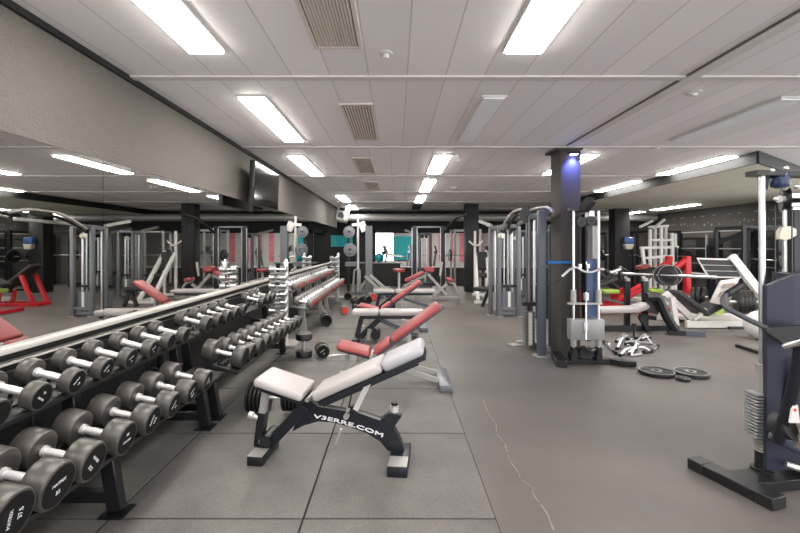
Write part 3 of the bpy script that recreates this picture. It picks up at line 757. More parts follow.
# heavy plate dumbbell behind the white bench
t = thing('plate_dumbbell', 'heavy plate-loaded dumbbell lying on the mat behind the white bench seat', 'dumbbell', (-1.03, 3.70, MTH), R(-6))
plate_stack(t, -0.235, -0.06, 5, 0.128, 0, 0.129); plate_stack(t, 0.07, 0.23, 5, 0.105, 0, 0.129)
m = M(); m.cyl((-0.25, 0, 0.129), (0.245, 0, 0.129), 0.016); obj('handle', m, 'chrome', t)
# upright dumbbell and small one beside it
t = thing('round_dumbbell', 'black dumbbell standing on end at the rack\'s far end', 'dumbbell', (-1.19, 5.56, MTH))
for nm, z in (('head', 0.0), ('head', 0.22)):
    m = M(); m.lathe([(0, 0), (0.095, 0), (0.105, 0.01), (0.105, 0.07), (0.098, 0.08), (0, 0.08)], (0, 0, z), (0, 0, 1), 24); obj(nm, m, 'iron', t)
m = M(); m.cyl((0, 0, 0.07), (0, 0, 0.23), 0.02); obj('handle', m, 'chrome', t)
t = dumbbell(0.088, 0.27, 0.085, 'black dumbbell lying on the mat beside the one standing on end', 'loose floor dumbbells', 'black', ('MATRIX', '25'), 0.6); place(t, (-0.96, 5.58, MTH + 0.088), 0, 0, R(-75))
t = dumbbell(0.105, 0.3, 0.1, 'black dumbbell lying under the near silver rack', 'loose floor dumbbells'); place(t, (-1.26, 7.75, MTH + 0.105), 0, 0, R(-78))
t = dumbbell(0.08, 0.26, 0.08, 'dumbbell with one red face lying on the mat before the far silver rack', 'loose floor dumbbells', 'grey'); place(t, (-1.1, 9.1, MTH + 0.08), 0, 0, R(-75))
t = dumbbell(0.08, 0.26, 0.08, 'black dumbbell beside the red-faced one on the mat', 'loose floor dumbbells'); place(t, (-0.83, 9.3, MTH + 0.08), 0, 0, R(-60))
for i, (px, py, Y, kind) in enumerate([(357, 293, 10.4, 'black'), (366, 294, 10.6, 'black'), (372, 291, 11.2, 'grey'), (348, 290, 11.4, 'black')]):
    p = P(px, py, Y); t = dumbbell(0.1, 0.28, 0.09, ['black dumbbell on the floor left of the far chrome tower rack end', 'black dumbbell on the floor close left of the far flat bench', 'grey dumbbell on the floor behind the far flat bench', 'black dumbbell on the floor by the far chrome tower'][i], 'loose floor dumbbells', kind)
    place(t, (p.x, Y, MTH + 0.1), 0, 0, R(-40 - 15 * i))
for i, (px, Y) in enumerate([(381, 11.6), (388, 11.9), (376, 12.3)]):
    x = (px - VX) / F * Y
    t = thing('kettlebell', 'grey kettlebell on the floor at the far end, %s from the flat bench' % ORD[i], 'kettlebell', (x, Y, 0), R(20 * i), 'kettlebells at the far end')
    m = M(); m.sphere((0, 0, 0.105), 0.11, (1, 1, 0.95)); obj('ball', m, 'greydisc', t)
    m = M(); m.tube(rounded([(-0.06, 0, 0.17), (-0.075, 0, 0.29), (0.075, 0, 0.29), (0.06, 0, 0.17)], 0.05), 0.016); obj('handle', m, 'silver', t)

# loose plates on the rubber floor
def floor_plate(px, py, r, th, label, z0=0.0, tilt=(0, 0, 0)):
    Y = F * H / (py - VY); p = P(px, py, Y)
    t = thing('weight_plate', label, 'weight plate', (p.x, p.y, z0), group='weight plates on the floor'); t.rotation_euler = tilt
    m = M(); m.lathe([(0.026, 0), (r - 0.01, 0), (r, 0.008), (r, th - 0.008), (r - 0.01, th), (r * 0.8, th), (r * 0.78, th - 0.004), (r * 0.36, th - 0.004), (r * 0.33, th), (0.026, th), (0.026, 0)], (0, 0, 0), (0, 0, 1), 36); obj('disc', m, 'iron', t)
    m = M(); m.lathe([(r * 0.33, th), (r * 0.33, th + 0.002), (0.028, th + 0.002), (0.028, th)], (0, 0, 0), (0, 0, 1), 28); obj('hub', m, 'ironrim', t)
    m = M()
    m.lathe([(r * 0.965, th - 0.0), (r * 0.965, th + 0.002), (r * 0.9, th + 0.002), (r * 0.9, th)], (0, 0, 0), (0, 0, 1), 36); obj('rim', m, 'ironrim', t)
    for k in range(3):
        m = M(); a = 2 * math.pi * k / 3 + 0.4
        m.box((r * 0.57 * math.cos(a), r * 0.57 * math.sin(a), th - 0.002), (r * 0.5, 0.05, 0.005), (0, 0, a)); obj('spoke', m, 'iron', t)
floor_plate(656.5, 374, 0.184, 0.042, 'black weight plate flat on the rubber floor, left of the three')
floor_plate(691, 375, 0.176, 0.042, 'black weight plate flat on the rubber floor, right of the three')
floor_plate(683, 380.5, 0.07, 0.032, 'small weight plate flat on the floor before the two large ones')

# chrome cable attachments heaped behind the cable tower
GA = 'chrome cable attachments on the floor'
def bar_attach(a, b, label, r=0.016, bend=0.0, hook=True, matn='brushed'):
    a, b = Vector(a), Vector(b); mid = (a + b) / 2
    t = thing('cable_attachment', label, 'cable attachment', (mid.x, mid.y, 0), group=GA)
    m = M(t)
    m.tube(rounded([a, a + (b - a) * 0.3 + V(0, 0, bend), a + (b - a) * 0.7 + V(0, 0, bend), b], 0.05), r)
    obj('bar', m, matn, t)
    d = (b - a).normalized()
    m = M(t); m.cyl(a - d * 0.004, a + d * 0.11, r * 1.5, 10); obj('grip', m, 'iron', t)
    m = M(t); m.cyl(b - d * 0.11, b + d * 0.004, r * 1.5, 10); obj('grip', m, 'iron', t)
    if hook:
        m = M(t); c = mid + V(0, 0, bend); m.tube([c + V(0.02 * math.cos(k * math.pi / 4), 0, 0.03 + 0.02 * math.sin(k * math.pi / 4)) for k in range(8)], 0.006, 6, True); obj('eye', m, 'brushed', t)
def gp(px, py): 
    Y = F * H / (py - VY); q = P(px, py, Y); return q
g = lambda px, py, z=0.02: V(gp(px, py).x, gp(px, py).y, z)
bar_attach(g(604, 343), g(616, 355), 'straight chrome bar lying nearest the cable tower among the attachments', bend=0.0)
bar_attach(g(617, 350), g(631, 341), 'chrome bar lying crosswise over the middle of the attachments', bend=0.10)
bar_attach(g(620, 357), g(636, 350), 'short chrome bar at the front of the attachments heap', bend=0.05)
bar_attach(g(628, 355), g(650, 353), 'bent chrome bar at the right end of the attachments heap', bend=0.07)
bar_attach(g(625, 345), g(640, 348), 'chrome bar lying at the back of the attachments heap', bend=0.05)
bar_attach(g(640, 341), g(650, 338.5), 'short bar lying behind the right end of the attachments heap', bend=0.02)
bar_attach(g(651, 353), g(658, 347), 'straight bar lying along the right side of the attachments', bend=0.0)
bar_attach(g(616, 343), g(630, 339), 'bar lying farthest back among the attachments', bend=0.03)
def handle_attach(px, py, rz, label, h=0.2):
    p = g(px, py, 0)
    t = thing('triangle_handle', label, 'cable attachment', (p.x, p.y, 0), rz, GA)
    m = M(); m.tube(rounded([(-0.1, 0, 0.016), (0, 0, h), (0.1, 0, 0.016)], 0.03), 0.011); obj('frame', m, 'brushed', t)
    m = M(); m.cyl((-0.1, 0, 0.017), (0.1, 0, 0.017), 0.016); obj('grip', m, 'silver', t)
handle_attach(636, 356, 0.5, 'upright chrome triangle handle at the front right of the attachments', 0.17)
handle_attach(602, 356, 1.1, 'small chrome triangle handle close to the tower foot', 0.13)
handle_attach(644, 344, -0.4, 'chrome triangle handle standing at the back right of the heap', 0.15)
p = g(634, 338.5, 0); t = thing('ankle_post', 'small dark peg standing up behind the attachments', 'peg', (p.x, p.y, 0))
m = M(); m.cyl((0, 0, 0), (0, 0, 0.03), 0.06); obj('base', m, 'iron', t); m = M(); m.cyl((0, 0, 0.03), (0, 0, 0.22), 0.016); m.cyl((0, 0, 0.2), (0, 0, 0.235), 0.035); obj('post', m, 'iron', t)

# ---------------------------------------------------------------- cable tower before the column
Y = 5.2
t = thing('cable_tower', 'cable tower with chrome rods and grey weight block before the dark column', 'exercise machine', (2.3, 5.3, 0))
foot = lambda px, py: gp(px, py)
m = M(t)
a = V(2.05, 5.5, 0.045); b = V(1.955, 5.08, 0.045); m.beam(a, b, 0.12, 0.085, bevel=0.006); obj('left_foot', m, 'black', t)
m = M(t); m.beam(V(2.0, 5.26, 0.035), V(2.62, 5.26, 0.035), 0.09, 0.06, bevel=0.004); m.beam(V(2.60, 5.27, 0.035), V(2.72, 5.16, 0.035), 0.09, 0.06); m.beam(V(2.7, 5.17, 0.035), V(2.86, 5.15, 0.035), 0.11, 0.06, bevel=0.004); obj('base_frame', m, 'black', t)
for px in (573.5, 598.5):
    m = M(t); a = P(px, 355, Y); b = P(px, 210, Y); m.cyl(a, b, 0.0155, 14); obj('guide_rod', m, 'chrome', t)
    m = M(t); m.cyl(P(px, 303, Y), P(px, 290, Y), 0.034, 14); m.cyl(P(px, 346, Y), P(px, 338, Y), 0.034, 14); obj('sleeve', m, 'silver', t)
    m = M(t); m.cyl(P(px, 355, Y), P(px, 347, Y), 0.045, 14); m.box((P(px, 0, Y).x, Y + 0.03, 0.1), (0.07, 0.12, 0.1)); obj('rod_socket', m, 'black', t)
m = M(t); m.beam(P(568, 303.5, Y), P(602, 303.5, Y), 0.05, 0.022); obj('yoke', m, 'silver', t)
m = M(t); c = (P(567, 329, Y) + P(604, 329, Y)) / 2
m.box(c, (0.40, 0.13, 0.245), bevel=0.004)
obj('weight_stack', m, 'plate', t)
m = M(t); m.cyl(P(586, 340, Y - 0.12), P(586, 292, Y - 0.0), 0.010); m.cyl(P(586, 300, Y), P(586, 293, Y), 0.035, 12); m.box(P(585.5, 326, Y - 0.08), (0.05, 0.02, 0.1)); obj('selector_pin', m, 'brushed', t)
m = M(t); m.beam(P(569, 209.5, Y), P(604, 209.5, Y), 0.1, 0.03); m.beam(P(586, 209, Y), P(586, 209, Y) + V(0, 0.36, 0.0), 0.1, 0.05); obj('top_plate', m, 'black', t)
m = M(t); m.beam(P(583, 210, Y - 0.02), P(592, 199, Y - 0.12), 0.12, 0.09, bevel=0.005); obj('pulley_cover', m, 'black', t)
for (px, py) in ((581, 222), (591, 221)):
    m = M(t); p = P(px, py, Y); m.lathe([(0.01, -0.015), (0.06, -0.015), (0.05, 0), (0.06, 0.015), (0.01, 0.015)], p, (0, 1, 0), 20); obj('pulley', m, 'iron', t)
m = M(t); m.box(P(591, 216, Y + 0.05), (0.06, 0.05, 0.18)); m.box(P(586, 216, Y + 0.1), (0.03, 0.03, 0.15)); obj('pulley_bracket', m, 'brushed', t)
m = M(t); m.beam(P(592, 226, Y + 0.12), P(592, 318, Y + 0.12), 0.15, 0.05, up=(1, 0, 0)); obj('rear_upright', m, 'silver', t)
m = M(t); m.box(P(593, 288, Y + 0.055), (0.15, 0.02, 0.72)); obj('blue_shroud', m, 'bluepanel', t, 'blue grey shroud behind the rods')
m = M(t); m.beam(P(586, 340, Y + 0.3), P(586, 215, Y + 0.3), 0.16, 0.05, up=(1, 0, 0)); obj('back_post', m, 'black', t)
for (pa, pb) in (((586, 300), (586, 222)), ((581, 222), (579, 300))):
    m = M(t); m.cyl(P(*pa, Y), P(*pb, Y), 0.005, 6); obj('cable', m, 'iron', t)
m = M(t); m.tube(rounded([P(577, 352, Y), P(583, 345, Y - .05), P(590, 352, Y - 0.1), P(597, 349, Y)], 0.1), 0.014); m.lathe([(0.01, -0.02), (0.07, -0.02), (0.06, 0), (0.07, 0.02), (0.01, 0.02)], P(585, 353, Y), (0, 1, 0), 18); obj('lower_pulley', m, 'iron', t)
m = M(t); m.box(P(586, 352, Y + 0.05), (0.36, 0.1, 0.1)); obj('stack_base', m, 'black', t)
# wavy bar hanging across it
t = thing('ez_curl_bar', 'wavy chrome curl bar hanging across the cable tower rods', 'curl bar', P(590, 282, Y - 0.08))
m = M(t); m.tube(rounded([P(562, 277, Y - 0.12), P(570, 269, Y - 0.12), P(576, 267, Y - 0.12), P(584, 272, Y - 0.12), P(592, 272.5, Y - 0.12), P(600, 268, Y - 0.12), P(610, 273, Y - 0.12), P(620, 269, Y - 0.02)], 0.06, 4), 0.016, 10); obj('bar', m, 'brushed', t)
m = M(t); m.tube([P(562, 277, Y - 0.12), P(556, 282, Y - 0.12)], 0.022, 10); obj('grip', m, 'iron', t)
m = M(t); m.tube([P(604, 270, Y - 0.12), P(609, 273, Y - 0.12)], 0.026, 10); obj('grip', m, 'iron', t)
m = M(t); 
for px in (580, 588): m.cyl(P(px, 268, Y - 0.12), P(px, 264, Y - 0.12), 0.02, 10)
m.cyl(P(588, 272, Y - 0.12), P(586, 262, Y - 0.07), 0.006, 8); obj('hook', m, 'chrome', t)
# blue strap
t = thing('resistance_band', 'bright blue strap stretched round the dark column', 'band', (2.1, 5.58, 1.2))
m = M(t); m.box((2.13, 5.575, 1.225), (0.33, 0.012, 0.032)); m.box((1.97, 5.62, 1.225), (0.012, 0.1, 0.032)); obj('strap', m, 'bluestrap', t)

# ---------------------------------------------------------------- blue-grey stations
def station(label, loc, posts, rods, stacks, beams, booms, extras=(), colour='bluegrey', name='cable_station'):
    t = thing(name, label, 'exercise machine', loc)
    for (px, top, Yp, w_) in posts:
        x = (px - VX) / F * Yp
        m = M(t); m.beam(V(x, Yp, 0.01), V(x, Yp, P(px, top, Yp).z), w_, w_ * 1.1, up=(1, 0, 0), bevel=w_ * 0.25, seg=2); u = obj('upright', m, colour, t)
        m = M(t); m.lathe([(0, 0), (w_ * 1.1, 0), (w_ * 1.1, 0.012), (0, 0.012)], V(x, Yp, 0), (0, 0, 1), 20); obj('floor_plate', m, 'silver', u)
    for (px, top, bot, Yp, r) in rods:
        m = M(t); m.cyl(P(px, bot, Yp), P(px, top, Yp), r, 10); obj('guide_rod', m, 'chrome', t)
    for (pa, pb, top, bot, Yp) in stacks:
        a, b = P(pa, bot, Yp), P(pb, top, Yp); nn = 10; hh = (b.z - a.z) / nn
        m = M(t)
        for k in range(nn): m.box(((a.x + b.x) / 2, Yp, a.z + hh * (k + 0.5)), (b.x - a.x, 0.12, hh * 0.9))
        s = obj('weight_stack', m, 'greymetal', t)
        m = M(t); m.box(((a.x + b.x) / 2, Yp - 0.064, (a.z + b.z) / 2), (0.05, 0.006, (b.z - a.z) * 0.95)); obj('number_strip', m, 'white', s)
        m = M(t); m.box(((a.x + b.x) / 2, Yp, b.z + 0.1), (b.x - a.x + 0.06, 0.08, 0.05)); m.cyl(V((a.x + b.x) / 2, Yp, b.z), V((a.x + b.x) / 2, Yp, b.z + 0.1), 0.02); obj('stack_head', m, 'iron', s)
        m = M(t); m.cyl(V((a.x + b.x) / 2, Yp, b.z + 0.1), V((a.x + b.x) / 2, Yp, 1.85), 0.006, 6); obj('cable', m, 'silver', t)
    for (a, b, w_, mt_) in beams:
        m = M(t); m.beam(a, b, w_, w_, bevel=w_ * 0.15); obj('cross_beam', m, mt_, t)
    for (pl, r, mt_) in booms:
        m = M(t); m.tube(rounded(pl, 0.15), r, 10); obj('boom', m, mt_, t)
    return t
Yn, Yf = 5.62, 8.8
st = station('blue grey cable station standing just left of the dark column', (1.95, 5.9, 0),
    posts=[(541.5, 210, 5.62, 0.1), (528.5, 217, 6.2, 0.065), (550, 225, 6.1, 0.04)],
    rods=[(534, 220, 345, 6.08, 0.018), (538, 220, 345, 6.1, 0.014)],
    stacks=[(524.5, 533.5, 311, 345, 5.97)],
    beams=[(P(528.5, 218, 6.2), P(541.5, 215, 5.62), 0.08, 'bluegrey'), (V(1.89, 6.15, 0.06), V(1.93, 5.64, 0.06), 0.07, 'black'), (V(1.75, 6.25, 0.03), V(2.2, 6.25, 0.03), 0.06, 'silver')],
    booms=[([P(520, 217, 6.6), P(527, 211, 6.2), P(538, 208, 5.8), P(548, 207, 5.6), P(553, 212, 5.5)], 0.022, 'silver'),
           ([P(524, 216, 6.5), P(533, 211, 6.1), P(541, 208.5, 5.8), P(546, 209, 5.7), P(548, 214, 5.6)], 0.022, 'greymetal')])
m = M(st); m.lathe([(0.01, -0.03), (0.11, -0.03), (0.09, 0), (0.11, 0.03), (0.01, 0.03)], P(527, 215, 6.1), (0.3, 1, 0), 18); obj('pulley', m, 'navy', st)
m = M(st); m.lathe([(0, 0), (0.10, 0), (0.1, 0.02), (0, 0.02)], P(529, 347, 6.2), (0, 0, 1), 18); m.box(P(527, 349.5, 6.1), (0.3, 0.25, 0.04)); obj('base_block', m, 'iron', st)
m = M(st); m.box((1.74, 6.2, 0.01), (0.22, 0.16, 0.02), (0, 0, 0.4)); obj('loose_foot_plate', m, 'silver', st)
m = M(st); m.box((2.1, 6.3, 0.62), (0.3, 0.05, 0.5)); obj('shroud', m, 'navy', st)

st = station('grey cable station with two weight stacks in the middle distance', (2.25, 8.9, 0),
    posts=[(490.5, 228, 8.9, 0.075), (499, 226, 8.7, 0.08), (518.5, 226, 8.7, 0.08)],
    rods=[(504, 228, 300, 8.85, 0.012), (508, 228, 300, 8.85, 0.012), (512, 228, 300, 8.85, 0.022), (495, 230, 310, 8.95, 0.022)],
    stacks=[(501.5, 515.5, 291, 307, 8.8), (489.5, 497, 291, 310, 9.1)],
    beams=[(P(491, 226, 8.9), P(480, 221, 9.6), 0.07, 'silver'), (P(499.5, 227, 8.7), P(518.5, 226, 8.7), 0.09, 'greymetal'), (P(491, 229, 8.9), P(499.5, 227, 8.7), 0.09, 'greymetal'), (P(518.5, 224, 8.7), P(528, 219, 7.0), 0.06, 'silver'), (P(498, 313, 8.75), P(520, 313, 8.75), 0.08, 'greymetal'), (P(500, 308.5, 8.7), P(517, 308.5, 8.7), 0.05, 'greymetal')],
    booms=[([P(503, 229, 8.6), P(506, 220, 8.2), P(513, 212, 7.8), P(521, 209, 7.2), P(526, 212, 6.8)], 0.028, 'silver'),
           ([P(508, 228, 8.6), P(511, 221, 8.2), P(517, 215, 7.8), P(524, 213.5, 7.3)], 0.03, 'iron')], colour='greymetal')
for px in (504, 511):
    m = M(st); m.lathe([(0.01, -0.02), (0.075, -0.02), (0.06, 0), (0.075, 0.02), (0.01, 0.02)], P(px, 230, 8.7), (1, 0, 0), 16); obj('pulley', m, 'iron', st)
m = M(st); m.sphere(P(501, 236, 8.4), 0.06); obj('cable_ball', m, 'creamplastic', st)
m = M(st); m.cyl(P(501, 236, 8.4), P(503, 229, 8.6), 0.006, 6); obj('cable', m, 'iron', st)
for (x, y, rz_, lab) in ((0.9, 14.8, 0.3, 'grey cable station at the back behind the crossover frame'), (3.45, 12.2, 0.0, 'grey cable station at the back right of the far central column'), (5.2, 13.6, 0.2, 'farthest grey cable station before the low back wall')):
    d_ = dup(st, (x, y, 0), (0, 0, rz_), lab)
    for ch in list(d_.children):
        ys_ = [v.co.y for v in ch.data.vertices]
        if ch.name.startswith('boom') or max(ys_) - min(ys_) > 0.9: bpy.data.objects.remove(ch)
# lat bench in front of the far column
t = thing('lat_bench', 'small black padded bench on slanted legs left of the grey cable station', 'bench', (2.05, 9.6, 0))
m = M(t); m.beam(P(476, 288.5, 10.3), P(494, 289.5, 10.0), 0.3, 0.1, bevel=0.03, seg=3); obj('seat_pad', m, 'blackpad', t)
m = M(t); m.beam(V(2.17, 10.1, 0.37), V(2.02, 10.1, 0.0), 0.07, 0.07, up=(1, 0, 0)); obj('leg', m, 'black', t)
m = M(t); m.beam(V(2.2, 10.1, 0.37), V(2.32, 10.1, 0.0), 0.07, 0.07, up=(1, 0, 0)); obj('leg', m, 'black', t)

# ---------------------------------------------------------------- bench press group on the right
Y = 7.2
t = thing('bench_press', 'bench press with long white pad and black bent legs right of the column', 'bench', (4.0, 7.3, 0))
m = M(t); m.beam(P(596, 310, 7.2), P(636, 309, 7.2), 0.3, 0.09, bevel=0.03, seg=3); m.beam(P(634, 309, 7.2), P(653, 302, 7.2), 0.3, 0.09, bevel=0.03, seg=3); obj('bench_pad', m, 'whitepad', t)
m = M(t); m.beam(V(3.4, 7.3, 0.05), V(4.75, 7.3, 0.05), 0.09, 0.07); obj('base_beam', m, 'black', t)
for yy in (6.95, 7.3):
    m = M(t); m.tube(rounded([P(646, 297, yy), P(658, 296, yy), P(666, 316, yy), P(676, 331.5, yy)], 0.1), 0.075, 8); obj('leg', m, 'black', t)
m = M(t); m.beam(V(4.40, 6.97, 0.04), V(4.86, 6.79, 0.04), 0.09, 0.07); f = obj('front_foot', m, 'black', t)
m = M(t); m.beam(V(4.63, 6.88, 0.041), V(4.87, 6.786, 0.041), 0.094, 0.074); obj('foot_cap', m, 'bluegrey', f)
m = M(t); m.beam(P(655, 318, 7.2), P(640, 316, 7.2), 0.08, 0.07); m.beam(P(640, 316, 7.2), P(648, 330, 7.2), 0.07, 0.07); obj('brace', m, 'black', t)
for (px, yy) in ((627, 7.55), (645, 7.25)):
    m = M(t); m.beam(V((px - VX) / F * yy, yy, 0.02), P(px, 281, yy), 0.08, 0.08, up=(1, 0, 0), bevel=0.005); obj('upright', m, 'black', t)
    m = M(t); m.box(P(px, 279.5, yy), (0.06, 0.08, 0.05)); m.box(P(px, 279, yy) + V(0, 0.05, 0), (0.05, 0.02, 0.09)); obj('bar_hook', m, 'silver', t)
m = M(t); m.beam(P(650, 312, 7.12), P(655, 299, 7.1), 0.16, 0.2); obj('shield', m, 'black', t)
bt = thing('barbell', 'loaded barbell racked on the bench press uprights', 'barbell', P(660, 277, 7.05))
A, B = P(612, 273, 7.7), P(717, 277.5, 6.75)
d = (B - A).normalized()
m = M(bt); m.cyl(A, B, 0.016, 12); m.cyl(A - d * 0.0, A + d * 0.35, 0.026, 12); m.cyl(B - d * 0.5, B, 0.026, 12); obj('bar', m, 'brushed', bt)
q = A + (B - A) * 0.545
for k, (r, mt_) in enumerate([(0.18, 'iron'), (0.175, 'iron')]):
    m = M(bt); m.lathe([(0.027, 0), (r * 0.3, -0.004), (r * 0.34, 0.0), (r * 0.8, 0.0), (r * 0.84, -0.006), (r - 0.008, -0.006), (r, 0), (r, 0.035), (r - 0.008, 0.042), (0.027, 0.042)], q + d * 0.06 * k, V(0.55, 0.85, -0.02), 36); obj('weight_plate', m, mt_, bt)
    m = M(bt); m.lathe([(r - 0.01, -0.007), (r, -0.006), (r, -0.002), (r - 0.01, -0.004)], q + d * 0.06 * k, V(0.55, 0.85, -0.02), 36); obj('plate_rim', m, 'ironrim', bt)
q = A + (B - A) * 0.08
m = M(bt); m.lathe([(0.027, 0), (0.13, 0), (0.13, 0.04), (0.027, 0.04)], q, d, 26); obj('weight_plate', m, 'iron', bt)

# red machines
t = thing('red_leg_curl', 'red framed machine with slanted bars and lime pad behind the bench press', 'exercise machine', (4.7, 9.2, 0))
Yr = 9.2
m = M(t); m.beam(V(4.2, Yr, 0.04), V(5.6, Yr, 0.04), 0.09, 0.07); m.beam(V(4.2, Yr - .3, 0.04), V(4.2, Yr + .3, 0.04), 0.09, 0.07); obj('base_frame', m, 'red', t)
for k, (a, b) in enumerate([((617, 300), (640, 285)), ((622, 302), (642, 289)), ((606, 303), (624, 288))]):
    m = M(t); m.beam(P(*a, Yr - 0.15 + 0.15 * k), P(*b, Yr - 0.15 + 0.15 * k), 0.07, 0.07, bevel=0.01); obj('slanted_bar', m, 'red', t)
m = M(t); m.beam(P(600, 291, Yr), P(616, 291, Yr), 0.35, 0.08, bevel=0.02); obj('pad', m, 'green', t, 'lime green pad')
m = M(t); m.beam(P(598, 285, Yr + .1), P(618, 277, Yr + .1), 0.3, 0.07, bevel=0.02); obj('roller_pad', m, 'blackpad', t)
m = M(t); m.beam(P(603, 298, Yr - .3), P(622, 303, Yr - .3), 0.25, 0.05); obj('foot_plate', m, 'greymetal', t)
m = M(t); m.beam(V(4.9, Yr, 0.05), V(4.95, Yr, 0.72), 0.09, 0.09, up=(1, 0, 0)); obj('post', m, 'red', t)
m = M(t); m.tube(rounded([P(604, 284, Yr), P(612, 272, Yr), P(624, 268, Yr), P(630, 276, Yr)], 0.1), 0.03); obj('lever', m, 'iron', t)

t = thing('red_press_machine', 'tall red plate-loaded press machine with slanted red arms', 'exercise machine', (6.0, 9.6, 0))
Yr = 9.6
m = M(t); m.beam(V((687 - VX) / F * Yr, Yr, 0), P(687, 256, Yr), 0.14, 0.13, up=(1, 0, 0), bevel=0.02); obj('post', m, 'red', t)
m = M(t); m.beam(P(668, 270, 10), P(669, 256, 10), 0.13, 0.13, up=(1, 0, 0), bevel=0.02); obj('rear_post', m, 'red', t)
m = M(t); m.tube(rounded([P(686, 260, Yr), P(674, 269, Yr), P(668, 272, Yr)], 0.15), 0.07, 8); obj('arm', m, 'red', t)
m = M(t); m.tube(rounded([P(668, 262, 10), P(657, 270, 10), P(648, 277, 10)], 0.15), 0.065, 8); obj('arm', m, 'red', t)
m = M(t); m.beam(V(5.2, Yr, 0.04), V(6.9, Yr, 0.04), 0.12, 0.08); m.beam(V(6.0, Yr - .5, 0.04), V(6.0, Yr + .6, 0.04), 0.12, 0.08); obj('base_frame', m, 'red', t)
m = M(t); m.beam(P(643, 279, 9.7), P(655, 268, 9.7), 0.3, 0.1, bevel=0.03); obj('back_pad', m, 'blackpad', t)
m = M(t); m.beam(P(646, 290, 9.7), P(660, 291, 9.7), 0.35, 0.1, bevel=0.03); obj('seat_pad', m, 'green', t, 'lime green seat')
for k, (px, py) in enumerate([(692, 297), (697, 297), (703, 297)]):
    m = M(t); m.lathe([(0.03, 0), (0.2, 0), (0.21, 0.01), (0.21, 0.06), (0.2, 0.07), (0.03, 0.07)], P(px, py, 9.2), (0.7, -0.7, 0.0), 26); obj('weight_plate', m, 'iron', t)
m = M(t); m.cyl(P(686, 297, 9.3), P(708, 297, 9.0), 0.03, 12); m.beam(P(684, 294, Yr), P(688, 297, 9.3), 0.08, 0.08); obj('plate_peg', m, 'brushed', t)
m = M(t); m.cyl(P(684, 272, Yr), P(712, 275, Yr), 0.022, 10); obj('handle', m, 'silver', t)

# red framed incline bench seen in the mirror too
t = thing('incline_bench', 'black incline board on a red frame behind the cable tower', 'bench', (4.9, 10.3, 0))
m = M(t); m.beam(V(5.35, 10.3, 0.36), V(4.55, 10.3, 0.98), 0.34, 0.09, bevel=0.03); obj('pad', m, 'blackpad', t)
for yy in (10.1, 10.5):
    m = M(t); m.beam(V(5.5, yy, 0.04), V(4.4, yy, 0.04), 0.07, 0.07); obj('base_rail', m, 'red', t)
    m = M(t); m.beam(V(5.3, yy, 0.05), V(5.25, yy, 0.36), 0.07, 0.07, up=(1, 0, 0)); obj('leg', m, 'red', t)
    m = M(t); m.beam(V(4.45, yy, 0.05), V(4.75, yy, 0.74), 0.07, 0.07, up=(1, 0, 0)); obj('leg', m, 'red', t)
m = M(t); m.beam(V(5.5, 10.1, 0.04), V(5.5, 10.5, 0.04), 0.07, 0.07); obj('cross_rail', m, 'red', t)
m = M(t); m.beam(V(4.4, 10.1, 0.04), V(4.4, 10.5, 0.04), 0.07, 0.07); obj('cross_rail', m, 'red', t)

# white leg press
t = thing('leg_press', 'white leg press sled with black ribbed foot board at the right', 'exercise machine', (6.0, 7.7, 0))
for yy in (7.5, 8.3):
    m = M(t); m.beam(V((682 - VX) / F * 7.6, yy, 0.07), V((770 - VX) / F * 7.6, yy, 0.07), 0.08, 0.12, bevel=0.006); obj('base_rail', m, 'white', t)
    m = M(t); m.beam(P(665, 293, yy + 0.12), P(693, 320, yy + 0.12), 0.07, 0.11, bevel=0.006); obj('seat_rail', m, 'white', t)
    m = M(t); m.beam(P(672, 297, yy), V(P(676, 322, yy).x, yy, 0.05), 0.07, 0.08, up=(1, 0, 0)); obj('leg', m, 'white', t)
    m = M(t); m.beam(P(694, 320, yy), P(706, 309, yy), 0.05, 0.05); obj('brace', m, 'white', t)
    m = M(t); m.beam(P(731, 256, yy), P(770, 306, yy), 0.09, 0.14, bevel=0.008); obj('sled_rail', m, 'white', t)
m = M(t); m.beam(P(672, 291, 7.66), P(701, 313, 7.66), 0.42, 0.09, bevel=0.02); obj('back_pad', m, 'blackpad', t)
m = M(t); m.beam(P(698, 313, 7.66), P(717, 303, 7.66), 0.4, 0.1, bevel=0.02); obj('seat_pad', m, 'blackpad', t)
m = M(t); m.box((P(720, 0, 7.9).x, 7.9, 0.1), (1.3, 0.7, 0.05)); obj('floor_pan', m, 'white', t)
# foot board: a thick tilted board with white rim
c0, c1, c2, c3 = P(698, 259, 7.5), P(731, 260, 7.5), P(741, 277, 7.5), P(709, 276.5, 7.5)
nrm = V(0.25, 0.9, 0.1)
m = M(t); m.prism([c0 + V(-.02, 0, .02), c1 + V(.02, 0, .02), c2 + V(.02, 0, -.02), c3 + V(-.02, 0, -.02)], V(0.02, 0.05, 0)); fb = obj('foot_board', m, 'white', t)
def lerp4(u, v): return (c0 * (1 - u) + c1 * u) * (1 - v) + (c3 * (1 - u) + c2 * u) * v
for k in range(3):
    v0, v1 = k / 3 + 0.02, (k + 1) / 3 - 0.02
    m = M(t); m.prism([lerp4(0.02, v0) + V(0, -0.012, 0), lerp4(0.98, v0) + V(0, -0.012, 0), lerp4(0.98, v1) + V(0, -0.012, 0), lerp4(0.02, v1) + V(0, -0.012, 0)], V(0, 0.012, 0)); obj('tread_panel', m, 'satin', fb)
m = M(t); m.prism([P(722, 281, 7.4), P(740, 278, 7.4), P(728, 306, 7.4), P(711, 303, 7.4)], V(0.02, 0.08, 0), bevel=0.01); obj('carriage', m, 'white', t)
